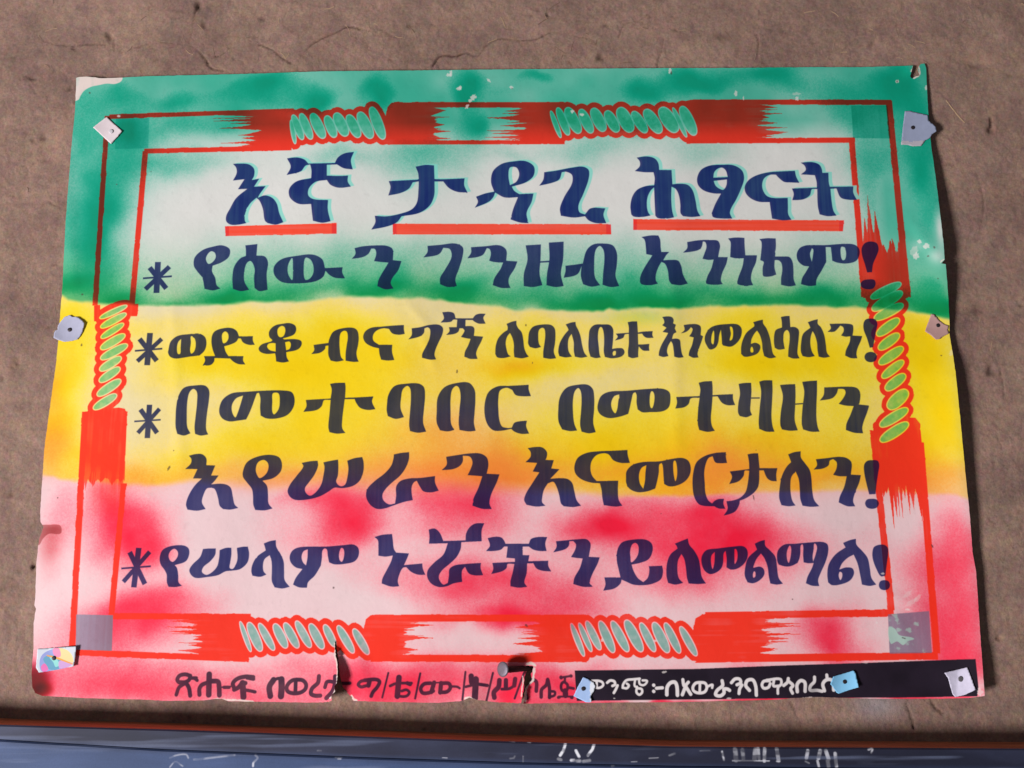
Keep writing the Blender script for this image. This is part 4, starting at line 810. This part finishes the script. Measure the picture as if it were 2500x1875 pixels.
def build_poster():
    P=[tuple(float(v) for v in q.split(',')) for q in OUT.split()]
    rng=np.random.default_rng(2)
    # finely ragged outline
    poly=[]
    for i,(a,b) in enumerate(zip(P,P[1:]+P[:1])):
        a=np.array(a);b=np.array(b);L=np.hypot(*(b-a));n=max(int(L/7),1);torn=(800<a[0]<870 and a[1]>1555) or (1225<a[0]<1305 and a[1]>1620)
        if torn: n=max(int(L/3),1)
        nn=np.array([-(b-a)[1],(b-a)[0]])/(L+1e-9)
        for k in range(n):
            j=rng.normal(0,.55 if torn else .22) if k else 0
            poly.append(a+(b-a)*k/n+nn*j)
    poly=np.array(poly)
    # regular interior points
    step=9.5
    gx,gy=np.meshgrid(np.arange(70,2410,step),np.arange(150,1722,step));G=np.stack([gx.ravel(),gy.ravel()],1)
    G+=((G[:,1]/step).astype(int)%2)[:,None]*np.array([step/2,0])
    # inside test and clearance
    inside=np.zeros(len(G),bool);near=np.full(len(G),1e9)
    for a,b in zip(poly,np.roll(poly,-1,0)):
        c=((a[1]>G[:,1])!=(b[1]>G[:,1]))
        xx=(b[0]-a[0])*(G[:,1]-a[1])/((b[1]-a[1]) if b[1]!=a[1] else 1e-9)+a[0]
        inside^=c&(G[:,0]<xx)
        near=np.minimum(near,np.hypot(G[:,0]-a[0],G[:,1]-a[1]))
    G=G[inside&(near>4.2)]
    n0=len(poly);allp=[Vector(p) for p in np.concatenate([poly,G])]
    v,e,f,ov,oe,of=geometry.delaunay_2d_cdt(allp,[],[list(range(n0))],1,1e-5)
    v=np.array([(q[0],q[1]) for q in v])
    d=dpost(v[:,0],v[:,1]);x,y,z=plane(v[:,0],v[:,1],d)
    front=np.stack([x,y,z],1);back=front+np.array([0,.00045,0])
    n=len(v);F=[];cnt={}
    for t in f:
        t=list(t)
        a,b,c=[front[i] for i in t[:3]]
        if np.cross(b-a,c-a)[1]>0: t=t[::-1]
        F.append(t)
        for i in range(len(t)):
            a_,b_=t[i],t[(i+1)%len(t)];cnt[(a_,b_)]=cnt.get((a_,b_),0)+1
    nf=len(F)
    faces=[tuple(t) for t in F]+[tuple(i+n for i in t[::-1]) for t in F]
    rim=[(b,a) for (a,b) in cnt if (b,a) not in cnt]
    rv=sorted({a for r_ in rim for a in r_});ix={a:i for i,a in enumerate(rv)};k0=2*n;m0=len(rv)
    faces+=[(k0+ix[a],k0+ix[b],k0+m0+ix[b],k0+m0+ix[a]) for (a,b) in rim]
    front_r=front[rv];back_r=back[rv]
    mi=[0]*nf+[1]*(nf+len(rim))
    # art on the flat sheet: metric coordinates
    X0,X1,Z0,Z1=-.552,.536,ZC-.166,ZC+.622
    CW=2260;sc_m=CW/(X1-X0);CH=int((Z1-Z0)*sc_m)
    def M(p):
        p=np.asarray(p,float).reshape(-1,2);xx,_,zz=plane(p[:,0],p[:,1],.0058)
        return np.stack([(xx-X0)*sc_m,(Z1-zz)*sc_m],1)
    cv=Canvas(CW,CH,M);a=M([[1200,900],[1300,900]]);cv.sc=float(np.hypot(*(a[1]-a[0]))/100)
    art=make_art(cv);im=image_from(art,'poster_print')
    c=M(v);uv=np.stack([c[:,0]/CW,1-c[:,1]/CH],1);uv=np.concatenate([uv,uv,uv[rv],uv[rv]])
    m,nt,b=newmat('printed_paper',.70,.10);L=nt.links.new
    t=N(nt,'ShaderNodeTexImage');t.image=im;t.extension='EXTEND';t.interpolation='Cubic';L(t.outputs[0],b.inputs['Base Color'])
    tc=N(nt,'ShaderNodeTexCoord');nz=N(nt,'ShaderNodeTexNoise',Scale=900.,Detail=3.0);L(tc.outputs['Object'],nz.inputs['Vector'])
    nz2=N(nt,'ShaderNodeTexNoise',Scale=26.,Detail=4.0);L(tc.outputs['Object'],nz2.inputs['Vector'])
    bp=N(nt,'ShaderNodeBump',Strength=.10,Distance=.0004);L(nz.outputs['Fac'],bp.inputs['Height'])
    bp2=N(nt,'ShaderNodeBump',Strength=.22,Distance=.004);L(nz2.outputs['Fac'],bp2.inputs['Height']);L(bp.outputs[0],bp2.inputs['Normal'])
    L(bp2.outputs[0],b.inputs['Normal'])
    rg=N(nt,'ShaderNodeMapRange');rg.inputs[3].default_value=.5;rg.inputs[4].default_value=.75;L(nz2.outputs['Fac'],rg.inputs[0]);L(rg.outputs[0],b.inputs['Roughness'])
    plain=simple_mat('paper_core',(214,204,192),.85,.2)
    o=mesh_obj('poster',np.concatenate([front,back,front_r,back_r]),faces,[m,plain],uv=uv,mat_idx=mi)
    tag(o,'large hand painted poster in green, yellow and red bands with dark blue lettering','poster')
    return o
build_poster()
# ---------------------------------------------------------------- nails and scraps of card used as washers
IRON=None
def disc(c,n,r,h,seg=20,dome=.35):
    """nail head: short domed disc at c with axis n; returns verts, faces"""
    c=np.array(c,float);n=np.array(n,float)/np.linalg.norm(n)
    u=np.cross(n,[0,0,1.]);u/=np.linalg.norm(u);v=np.cross(n,u);V=[];F=[]
    prof=[(r*.92,-h),(r,-h*.6),(r,0),(r*.8,h*dome*.7),(r*.4,h*dome),(r*.02,h*dome)]
    for pr,ph in prof:
        for k in range(seg):
            a=2*math.pi*k/seg;V.append(c+n*ph+(u*math.cos(a)+v*math.sin(a))*pr)
    for j in range(len(prof)-1):
        for k in range(seg): F.append((j*seg+k,j*seg+(k+1)%seg,(j+1)*seg+(k+1)%seg,(j+1)*seg+k))
    F.append(tuple(range(seg))[::-1]);F.append(tuple(range((len(prof)-1)*seg,len(prof)*seg)))
    return V,F
def tube(pts,rads,seg=12):
    V=[];F=[];pts=[np.array(p,float) for p in pts]
    for i,p in enumerate(pts):
        d=pts[min(i+1,len(pts)-1)]-pts[max(i-1,0)];d/=np.linalg.norm(d);u=np.cross(d,[.02,.1,1.]);u/=np.linalg.norm(u);v=np.cross(d,u)
        for k in range(seg): a=2*math.pi*k/seg;V.append(p+(u*math.cos(a)+v*math.sin(a))*rads[i])
    for i in range(len(pts)-1):
        for k in range(seg): F.append((i*seg+k,i*seg+(k+1)%seg,(i+1)*seg+(k+1)%seg,(i+1)*seg+k))
    F.append(tuple(range(seg))[::-1]);F.append(tuple(range((len(pts)-1)*seg,len(pts)*seg)))
    return V,F
def local(V,o): return [np.array(v)-np.array(o) for v in V]
iron=simple_mat('dark_iron',(58,52,56),.45,.5,.6,.3,400,.5)
pale_iron=simple_mat('pale_painted_iron',(190,184,188),.5,.4,.0,.15,400,.3)
grey_iron=simple_mat('dull_zinc',(112,108,112),.5,.4,.5,.2,500,.3)
def scrap(poly,nail,mat,label,nail_mat,nail_r,curl=.0015,tone=None,seed=0,lean=(0,0),uvimg=False):
    P=np.array(poly,float);c=P.mean(0);r=np.random.default_rng(seed)
    out=[]
    for a,b in zip(P,np.roll(P,-1,0)):
        L=np.hypot(*(b-a));n=max(int(L/2.5),1);nn=np.array([-(b-a)[1],(b-a)[0]])/(L+1e-9)
        for k in range(n): out.append(a+(b-a)*k/n+nn*(r.normal(0,.25) if k else 0))
    out=np.array(out)
    gx,gy=np.meshgrid(np.arange(P[:,0].min(),P[:,0].max(),3.),np.arange(P[:,1].min(),P[:,1].max(),3.));G=np.stack([gx.ravel(),gy.ravel()],1)
    ins=np.zeros(len(G),bool);near=np.full(len(G),1e9)
    for a,b in zip(out,np.roll(out,-1,0)):
        q=((a[1]>G[:,1])!=(b[1]>G[:,1]));xx=(b[0]-a[0])*(G[:,1]-a[1])/((b[1]-a[1]) if b[1]!=a[1] else 1e-9)+a[0]
        ins^=q&(G[:,0]<xx);near=np.minimum(near,np.hypot(G[:,0]-a[0],G[:,1]-a[1]))
    G=G[ins&(near>1.6)]
    v,e,f,_,_,_=geometry.delaunay_2d_cdt([Vector(p) for p in np.concatenate([out,G])],[],[list(range(len(out)))],1,1e-6)
    v=np.array([(q[0],q[1]) for q in v]);rr=np.hypot(v[:,0]-nail[0],v[:,1]-nail[1])/np.max(np.hypot(*(P-np.array(nail)).T))
    ang=np.arctan2(v[:,1]-nail[1],v[:,0]-nail[0])
    sheet=np.maximum(dpost(v[:,0],v[:,1]),float(dpost(*nail))-.001)
    d=sheet+.0009+curl*rr**2*(.75+.45*np.sin(ang*2+seed))+lean[0]*(v[:,0]-nail[0])*1e-3+lean[1]*(v[:,1]-nail[1])*1e-3
    d=np.maximum(d,sheet+.0007)
    x,y,z=plane(v[:,0],v[:,1],d);fr=np.stack([x,y,z],1);bk=fr+np.array([0,.00040,0]);n=len(v);F=[];cnt={}
    for t in f:
        t=list(t);a,b,c_=[fr[i] for i in t[:3]]
        if np.cross(b-a,c_-a)[1]>0:t=t[::-1]
        F.append(t)
        for i in range(len(t)): cnt[(t[i],t[(i+1)%len(t)])]=1
    faces=[tuple(t) for t in F]+[tuple(i+n for i in t[::-1]) for t in F]+[(a,b,b+n,a+n) for (b,a) in [k for k in cnt if (k[1],k[0]) not in cnt]]
    dn=float(dpost(*nail))+.0014;o=np.array([float(q) for q in plane(nail[0],nail[1],dn)])
    root=empty('paper_washer',o);tag(root,label,'paper scrap','scraps of card nailed over the edges of the poster')
    mn=v.min(0);mxx=v.max(0);uv=(v-mn)/(mxx-mn);uv[:,1]=1-uv[:,1];uv=np.concatenate([uv,uv])
    mesh_obj('card',local(np.concatenate([fr,bk]),o),faces,[mat],root,uv=uv)
    V,F=disc((0,-.0002,0),(0.05*r.normal(),-1,.05*r.normal()),nail_r,.0007);nh=mesh_obj('nail_head',V,F,[nail_mat],root)
    V,F=tube([(0,0,0),(0,-o[1]+.012,0)],[nail_r*.45]*2);mesh_obj('nail_shaft',V,F,[nail_mat],nh)
    return root
def Zm(ox,oy,s,pts): return [(ox+x*s,oy+y*s) for x,y in pts]
def torn_card(name,col,core,seed,edge):
    """card whose torn border shows the paler core"""
    m=simple_mat(name,col,.8,.2,0,.10,120,.3);nt=m.node_tree;L=nt.links.new;b=nt.nodes['Principled BSDF']
    src=b.inputs['Base Color'].links[0].from_socket
    uvn=N(nt,'ShaderNodeTexCoord');sep=N(nt,'ShaderNodeSeparateXYZ');L(uvn.outputs['UV'],sep.inputs[0])
    nz=N(nt,'ShaderNodeTexNoise',Scale=6.,Detail=4.0);L(uvn.outputs['UV'],nz.inputs['Vector'])
    a=N(nt,'ShaderNodeVectorMath',operation='DOT_PRODUCT');L(uvn.outputs['UV'],a.inputs[0]);a.inputs[1].default_value=(edge[0],edge[1],0)
    s=N(nt,'ShaderNodeMath',operation='MULTIPLY_ADD');L(nz.outputs['Fac'],s.inputs[0]);s.inputs[1].default_value=.30;L(a.outputs['Value'],s.inputs[2])
    rp=nt.nodes.new('ShaderNodeValToRGB');rp.color_ramp.elements[0].position=edge[2];rp.color_ramp.elements[1].position=min(edge[2]+.05,1.);L(s.outputs[0],rp.inputs[0])
    mx=N(nt,'ShaderNodeMix',data_type='RGBA');L(rp.outputs[0],mx.inputs[0]);L(src,mx.inputs[6]);mx.inputs[7].default_value=(*lin(core),1);L(mx.outputs[2],b.inputs['Base Color'])
    return m
k=300/1991
scrap(Zm(60,130,k,[(1330,1030),(1580,1260),(1400,1470),(1110,1200)]),(60+1400*k,130+1265*k),simple_mat('white_card',(216,202,204),.8,.15,0,.12,90,.3),
  'clean white diamond of card with a pale nail near the upper left corner',pale_iron,.0027,.0022,seed=1)
scrap(Zm(2100,120,k,[(725,1005),(800,1000),(1095,1070),(1110,1155),(1230,1260),(1237,1330),(1160,1380),(1140,1430),(1050,1480),(990,1565),(860,1575),(770,1550),(665,1545),(690,1280)]),(2100+855*k,120+1270*k),
  torn_card('blue_grey_card',(142,149,172),(170,165,172),2,(0,-1,-.16)),'large blue grey card scrap overhanging the upper right edge of the poster',iron,.0024,.0016,seed=2)
k=200/2074
scrap(Zm(100,740,k,[(430,560),(540,420),(600,350),(720,300),(800,350),(920,350),(1020,420),(1100,500),(1080,600),(1050,720),(1000,820),(920,920),(800,950),(600,980),(420,930),(320,880),(330,760),(370,690),(420,680)]),(100+725*k,740+675*k),
  simple_mat('grey_card',(168,168,188),.85,.2,0,.12,140,.3),'roundish torn grey paper scrap overhanging the left edge of the poster',iron,.0024,.0020,seed=3)
k=220/2212
scrap(Zm(2180,740,k,[(940,270),(1010,280),(1150,440),(1250,510),(1370,560),(1340,650),(1380,740),(1200,830),(1130,890),(1050,890),(940,790),(790,690),(830,570)]),(2180+1110*k,740+545*k),
  simple_mat('brown_card',(178,140,134),.8,.2,0,.08,120,.3),'brown pinkish cardboard scrap at the right edge where green meets yellow',iron,.0023,.0016,seed=4)
# printed scrap
def print_scrap():
    W,H=220,150;cv=Canvas(W,H,lambda p:np.asarray(p,float).reshape(-1,2)*[W/325.,H/215.]);cv.sc=.7;a=np.ones((H,W,3))*lin((186,192,200))
    def pl(pts,c,op=.9):
        x,y,k=cv.fill([spline(pts,[0]*len(pts))])
        if k.size: s=a[y:y+k.shape[0],x:x+k.shape[1]];kk=(k*op)[...,None];s[:]=s*(1-kk)+kk*lin(c)
    pl([(45,205),(30,120),(60,60),(150,20),(235,25),(275,60),(290,130),(280,160),(120,200)],(120,130,190))
    pl([(140,25),(235,22),(290,70),(300,135),(240,125),(170,80)],(236,196,120))
    pl([(140,20),(185,15),(200,80),(170,90),(140,60)],(222,110,160))
    pl([(60,100),(120,70),(200,110),(190,180),(110,190),(80,150)],(70,140,165))
    pl([(110,90),(150,85),(190,150),(160,170),(140,130)],(130,200,190))
    pl([(40,170),(70,140),(100,190),(60,210)],(210,80,150));pl([(190,120),(300,140),(250,175),(190,180)],(190,140,190))
    x,y,k=cv.fill([np.array([(85,70),(160,82),(300,142),(298,150),(180,108),(90,80)])]);s=a[y:y+k.shape[0],x:x+k.shape[1]];s[:]=s*(1-k[...,None])+k[...,None]*lin((214,140,40))
    m,nt,b=newmat('printed_card',.55,.3);t=N(nt,'ShaderNodeTexImage');t.image=image_from(a,'scrap_print');nt.links.new(t.outputs[0],b.inputs['Base Color']);return m
k=300/995
scrap(Zm(50,1250,k,[(138,1108),(300,1098),(450,1088),(445,1160),(430,1250),(300,1278),(150,1300),(125,1260)]),(50+272*k,1250+1183*k),print_scrap(),
  'glossy scrap of multicoloured print nailed at the lower left corner of the poster',iron,.0024,.0022,seed=5,lean=(.035,0))
k=500/2212
scrap(Zm(1250,1600,k,[(770,235),(800,245),(880,290),(900,330),(885,390),(850,440),(860,505),(800,507),(665,440),(710,340)]),(1250+770*k,1600+360*k),
  torn_card('pale_blue_card',(160,186,226),(214,218,226),6,(1,0,.88)),'pale blue plastic card scrap at the left end of the black strip',iron,.0023,.0018,seed=6)
scrap(Zm(1650,1600,k,[(1700,230),(1920,165),(1940,190),(1975,345),(1870,375),(1760,415),(1740,405),(1670,310)]),(1650+1825*k,1600+285*k),
  torn_card('sky_blue_card',(128,190,226),(222,224,228),7,(.3,1,1.28)),'sky blue card scrap with white torn rim in the middle of the black strip',iron,.0023,.0034,seed=7)
k=400/1896
scrap(Zm(2100,1450,k,[(975,915),(1110,880),(1240,850),(1290,980),(1335,1110),(1220,1165),(1100,1195),(1070,1160),(1035,1040),(1020,980)]),(2100+1165*k,1450+985*k),
  simple_mat('lilac_white_card',(200,194,212),.8,.15,0,.18,160,.5),'creased white card scrap at the right end of the black strip',grey_iron,.0030,.0018,seed=8)
# bent nail through the torn lower edge
def bent_nail():
    h=np.array([float(v) for v in plane(1227,1634,.020)]);e=np.array([float(v) for v in plane(1304,1629,-.004)])
    m1=h*.45+e*.55+np.array([0,0,-.0006]);root=empty('bent_nail',e)
    tag(root,'big bent nail sticking out of the torn lower edge of the poster','nail')
    V,F=tube(local([h+(e-h)*.02,h*.75+e*.25,m1,h*.2+e*.8,e],e),[.0036,.0034,.0032,.0030,.0027],14);mesh_obj('shaft',V,F,[simple_mat('rusty_iron',(62,30,34),.6,.4,.3,.3,300,.5)],root)
    ax=(h-e)/np.linalg.norm(h-e);V,F=disc(h-e,ax+np.array([.25,-.05,.04]),0.0082,.0016,26,.5);mesh_obj('head',V,F,[simple_mat('scuffed_steel',(108,100,110),.5,.4,.4,.25,260,.4)],root)
bent_nail()
# ---------------------------------------------------------------- blackboard below
TOPF=[(-160,1762),(0,1770),(400,1781),(900,1799),(1250,1811),(1650,1823),(2150,1826),(2660,1829)]
SEAM=[(-160,1796),(0,1806),(400,1830),(900,1850),(1250,1862),(1650,1871),(2150,1876),(2660,1880)]
DB=.042
def build_board():
    def row(pts,d): 
        x=np.linspace(-150,2650,57);y=np.interp(x,[p[0] for p in pts],[p[1] for p in pts]);return np.array(plane(x,y,d)).T
    # canvas for wear, chalk and painted sheen on the painted face
    X0,X1=-.64,.64;tf=row(TOPF,DB);ztop=tf[:,2].max()+.004;Z1=ztop;Z0=ztop-.10;W=1600;s=W/(X1-X0);H=int((Z1-Z0)*s)
    def M(p):
        p=np.asarray(p,float).reshape(-1,2);x,_,z=plane(p[:,0],p[:,1],DB);return np.stack([(x-X0)*s,(Z1-z)*s],1)
    cv=Canvas(W,H,M);a=M([[1200,1850],[1300,1850]]);cv.sc=float(np.hypot(*(a[1]-a[0]))/100)
    rng=np.random.default_rng(9);n1=vnoise(W,H,160,rng,4,2,.5);n2=vnoise(W,H,30,rng,4,3,1);n3=vnoise(W,H,5,rng,2,2.5,1)
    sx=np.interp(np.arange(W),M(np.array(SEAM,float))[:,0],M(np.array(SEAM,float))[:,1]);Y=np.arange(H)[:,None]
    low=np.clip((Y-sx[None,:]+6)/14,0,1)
    art=lin((38,40,60))*(1-low[...,None])+lin((58,76,114))*low[...,None]  # bluish sheen of reflected sky painted into the panel colour below the seam
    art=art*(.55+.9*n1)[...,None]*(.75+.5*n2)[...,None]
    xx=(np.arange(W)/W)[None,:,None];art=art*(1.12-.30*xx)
    dust=np.clip((n2*.6+n1*.6-.55)*2.2,0,1)*.22;art=art*(1-dust[...,None])+dust[...,None]*lin((96,106,140))
    ch=np.zeros((H,W),np.float32);k=500/2212
    def Lz(ox,pts,w,a=1.):
        t=np.zeros((H,W),np.float32);cv.stroke([(ox+x*k,1600+y*k) for x,y in pts],w*k,t);np.maximum(ch,t*a,out=ch)
    for p in ([(580,940),(555,1030)],[(540,1050),(520,1080)],[(500,1120),(530,1128)],[(690,1030),(725,1095)],[(640,1133),(670,1133)],[(700,1140),(735,1140)],[(890,950),(870,1010)],[(865,1020),(820,1080)],[(770,1145),(840,1135)]): Lz(1250,p,30,1.)
    for p,w,a in (([(500,1040),(520,1130)],20,.7),([(610,1137),(1010,1140)],10,.8),([(640,1020),(650,1130)],50,.30),([(720,1020),(730,1125)],40,.28),([(860,1020),(850,1120)],50,.4),([(890,1000),(900,1120)],30,.5),([(960,1010),(955,1140)],36,.65),([(1090,1010),(1110,1140)],40,.40),([(1090,1145),(1120,1145)],14,.8),
        ([(1425,1030),(1410,1110)],36,.6),([(1400,1145),(1440,1165)],16,.8),([(1560,1030),(1540,1110)],40,.6),([(1530,1140),(1545,1200)],26,.6),([(1620,1030),(1650,1120)],40,.6),([(1640,1140),(1650,1200)],40,.6),([(1720,1060),(1735,1200)],36,.55),([(2080,1020),(2125,1010),(2110,1050)],18,.6),([(260,1030),(370,1028)],8,.5)): Lz(1650,p,w,a)
    for p,w,a in (([(60,1110),(140,1080),(240,1075),(260,1110)],16,.35),([(60,1210),(120,1150),(200,1200)],14,.35),([(320,1130),(500,1110),(760,1080)],20,.28),([(985,1080),(1010,1110),(965,1160),(960,1200)],20,.7),([(1880,1115),(1905,1115)],24,.5),([(1660,1030),(1700,1030)],12,.4)): Lz(400,p,w,a)
    for p,w,a in (([(1240,1105),(1290,1108)],8,.6),([(1970,1115),(2010,1110)],16,.6),([(2110,1090),(2110,1150)],12,.6),([(1960,930),(2020,935)],6,.5),([(2165,940),(2190,942)],10,.5),([(80,1110),(150,1105)],16,.3)): Lz(800,p,w,a)
    for p,w,a in (([(20,1110),(30,1090)],16,.6),([(1480,1112),(1580,1105)],10,.35),([(1700,1080),(1760,1060)],20,.25),([(1080,1200),(1100,1195)],20,.6),([(1290,1150),(1350,1148)],8,.5),([(170,940),(200,945)],10,.4)): Lz(1250,p,w,a)
    g=np.clip((vnoise(W,H,6,rng,2,2.2,.8)-.38)*4.2,0,1);ch=ch*(.25+.75*g)
    art=art*(1-ch[...,None]*.95)+ch[...,None]*.95*lin((232,232,240))
    scr=np.clip((vnoise(W,H,24,rng,3,6,.35)-.66)*6,0,1)*.35;art=art*(1-scr[...,None])+scr[...,None]*lin((120,130,160))
    art=np.clip(art*(.92+.16*rng.random((H,W)))[...,None],.005,.8)
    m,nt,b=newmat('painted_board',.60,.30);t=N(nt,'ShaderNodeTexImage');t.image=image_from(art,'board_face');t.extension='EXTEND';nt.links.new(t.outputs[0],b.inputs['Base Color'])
    tc=N(nt,'ShaderNodeTexCoord');mg=N(nt,'ShaderNodeMapping');mg.inputs['Scale'].default_value=(1,1,12);nt.links.new(tc.outputs['Object'],mg.inputs[0])
    nz=N(nt,'ShaderNodeTexNoise',Scale=14.,Detail=6.0);nt.links.new(mg.outputs[0],nz.inputs['Vector']);bp=N(nt,'ShaderNodeBump',Strength=.10,Distance=.002);nt.links.new(nz.outputs['Fac'],bp.inputs['Height']);nt.links.new(bp.outputs[0],b.inputs['Normal'])
    # bare reddish wood
    wd,nt,b=newmat('bare_wood',.75,.25);tc=N(nt,'ShaderNodeTexCoord');mg=N(nt,'ShaderNodeMapping');mg.inputs['Scale'].default_value=(1,14,14);nt.links.new(tc.outputs['Object'],mg.inputs[0])
    nz=N(nt,'ShaderNodeTexNoise',Scale=9.,Detail=7.0,Roughness=.65);nt.links.new(mg.outputs[0],nz.inputs['Vector']);rp=nt.nodes.new('ShaderNodeValToRGB')
    rp.color_ramp.elements[0].color=(*lin((150,84,58)),1);rp.color_ramp.elements[1].color=(*lin((205,122,84)),1);rp.color_ramp.elements[0].position=.3;rp.color_ramp.elements[1].position=.7
    nt.links.new(nz.outputs['Fac'],rp.inputs[0]);nt.links.new(rp.outputs[0],b.inputs['Base Color'])
    o0=np.array([0,-DB,float(tf[28,2])-.3]);root=empty('blackboard',o0)
    tag(root,'dark blue chalk marked board with a reddish wood top edge below the poster','blackboard')
    sm=row(SEAM,DB);n=len(tf)
    def slab(name,top,bot,yf,yb,mats,wood_top):
        V=[];F=[];MI=[]
        b_=.0016
        for i in range(n):
            t,bt=top[i],bot[i]
            V+=[(t[0],yb,t[2]),(t[0],yf+b_,t[2]),(t[0],yf,t[2]-b_),(bt[0],yf,bt[2]),(bt[0],yb,bt[2])]
        for i in range(n-1):
            a=5*i;c=a+5
            for q,mi in ((0,1 if wood_top else 0),(1,0),(2,0),(3,0)): F.append((a+q,c+q,c+q+1,a+q+1));MI.append(mi)
        F+=[(0,1,2,3,4),tuple(5*(n-1)+q for q in (4,3,2,1,0))];MI+=[0,0]
        V=np.array(V)
        uv=np.stack([(V[:,0]-X0)/(X1-X0),(V[:,2]-Z0)/(Z1-Z0)],1)
        return mesh_obj(name,local(V,o0),F,mats,root,uv=uv,mat_idx=MI,smooth=False)
    top=tf.copy();bot=sm.copy();bot[:,0]=top[:,0];bot[:,2]+=.0006
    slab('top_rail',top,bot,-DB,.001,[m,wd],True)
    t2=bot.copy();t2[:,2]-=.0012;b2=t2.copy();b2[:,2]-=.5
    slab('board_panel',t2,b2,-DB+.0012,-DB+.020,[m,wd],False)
build_board()
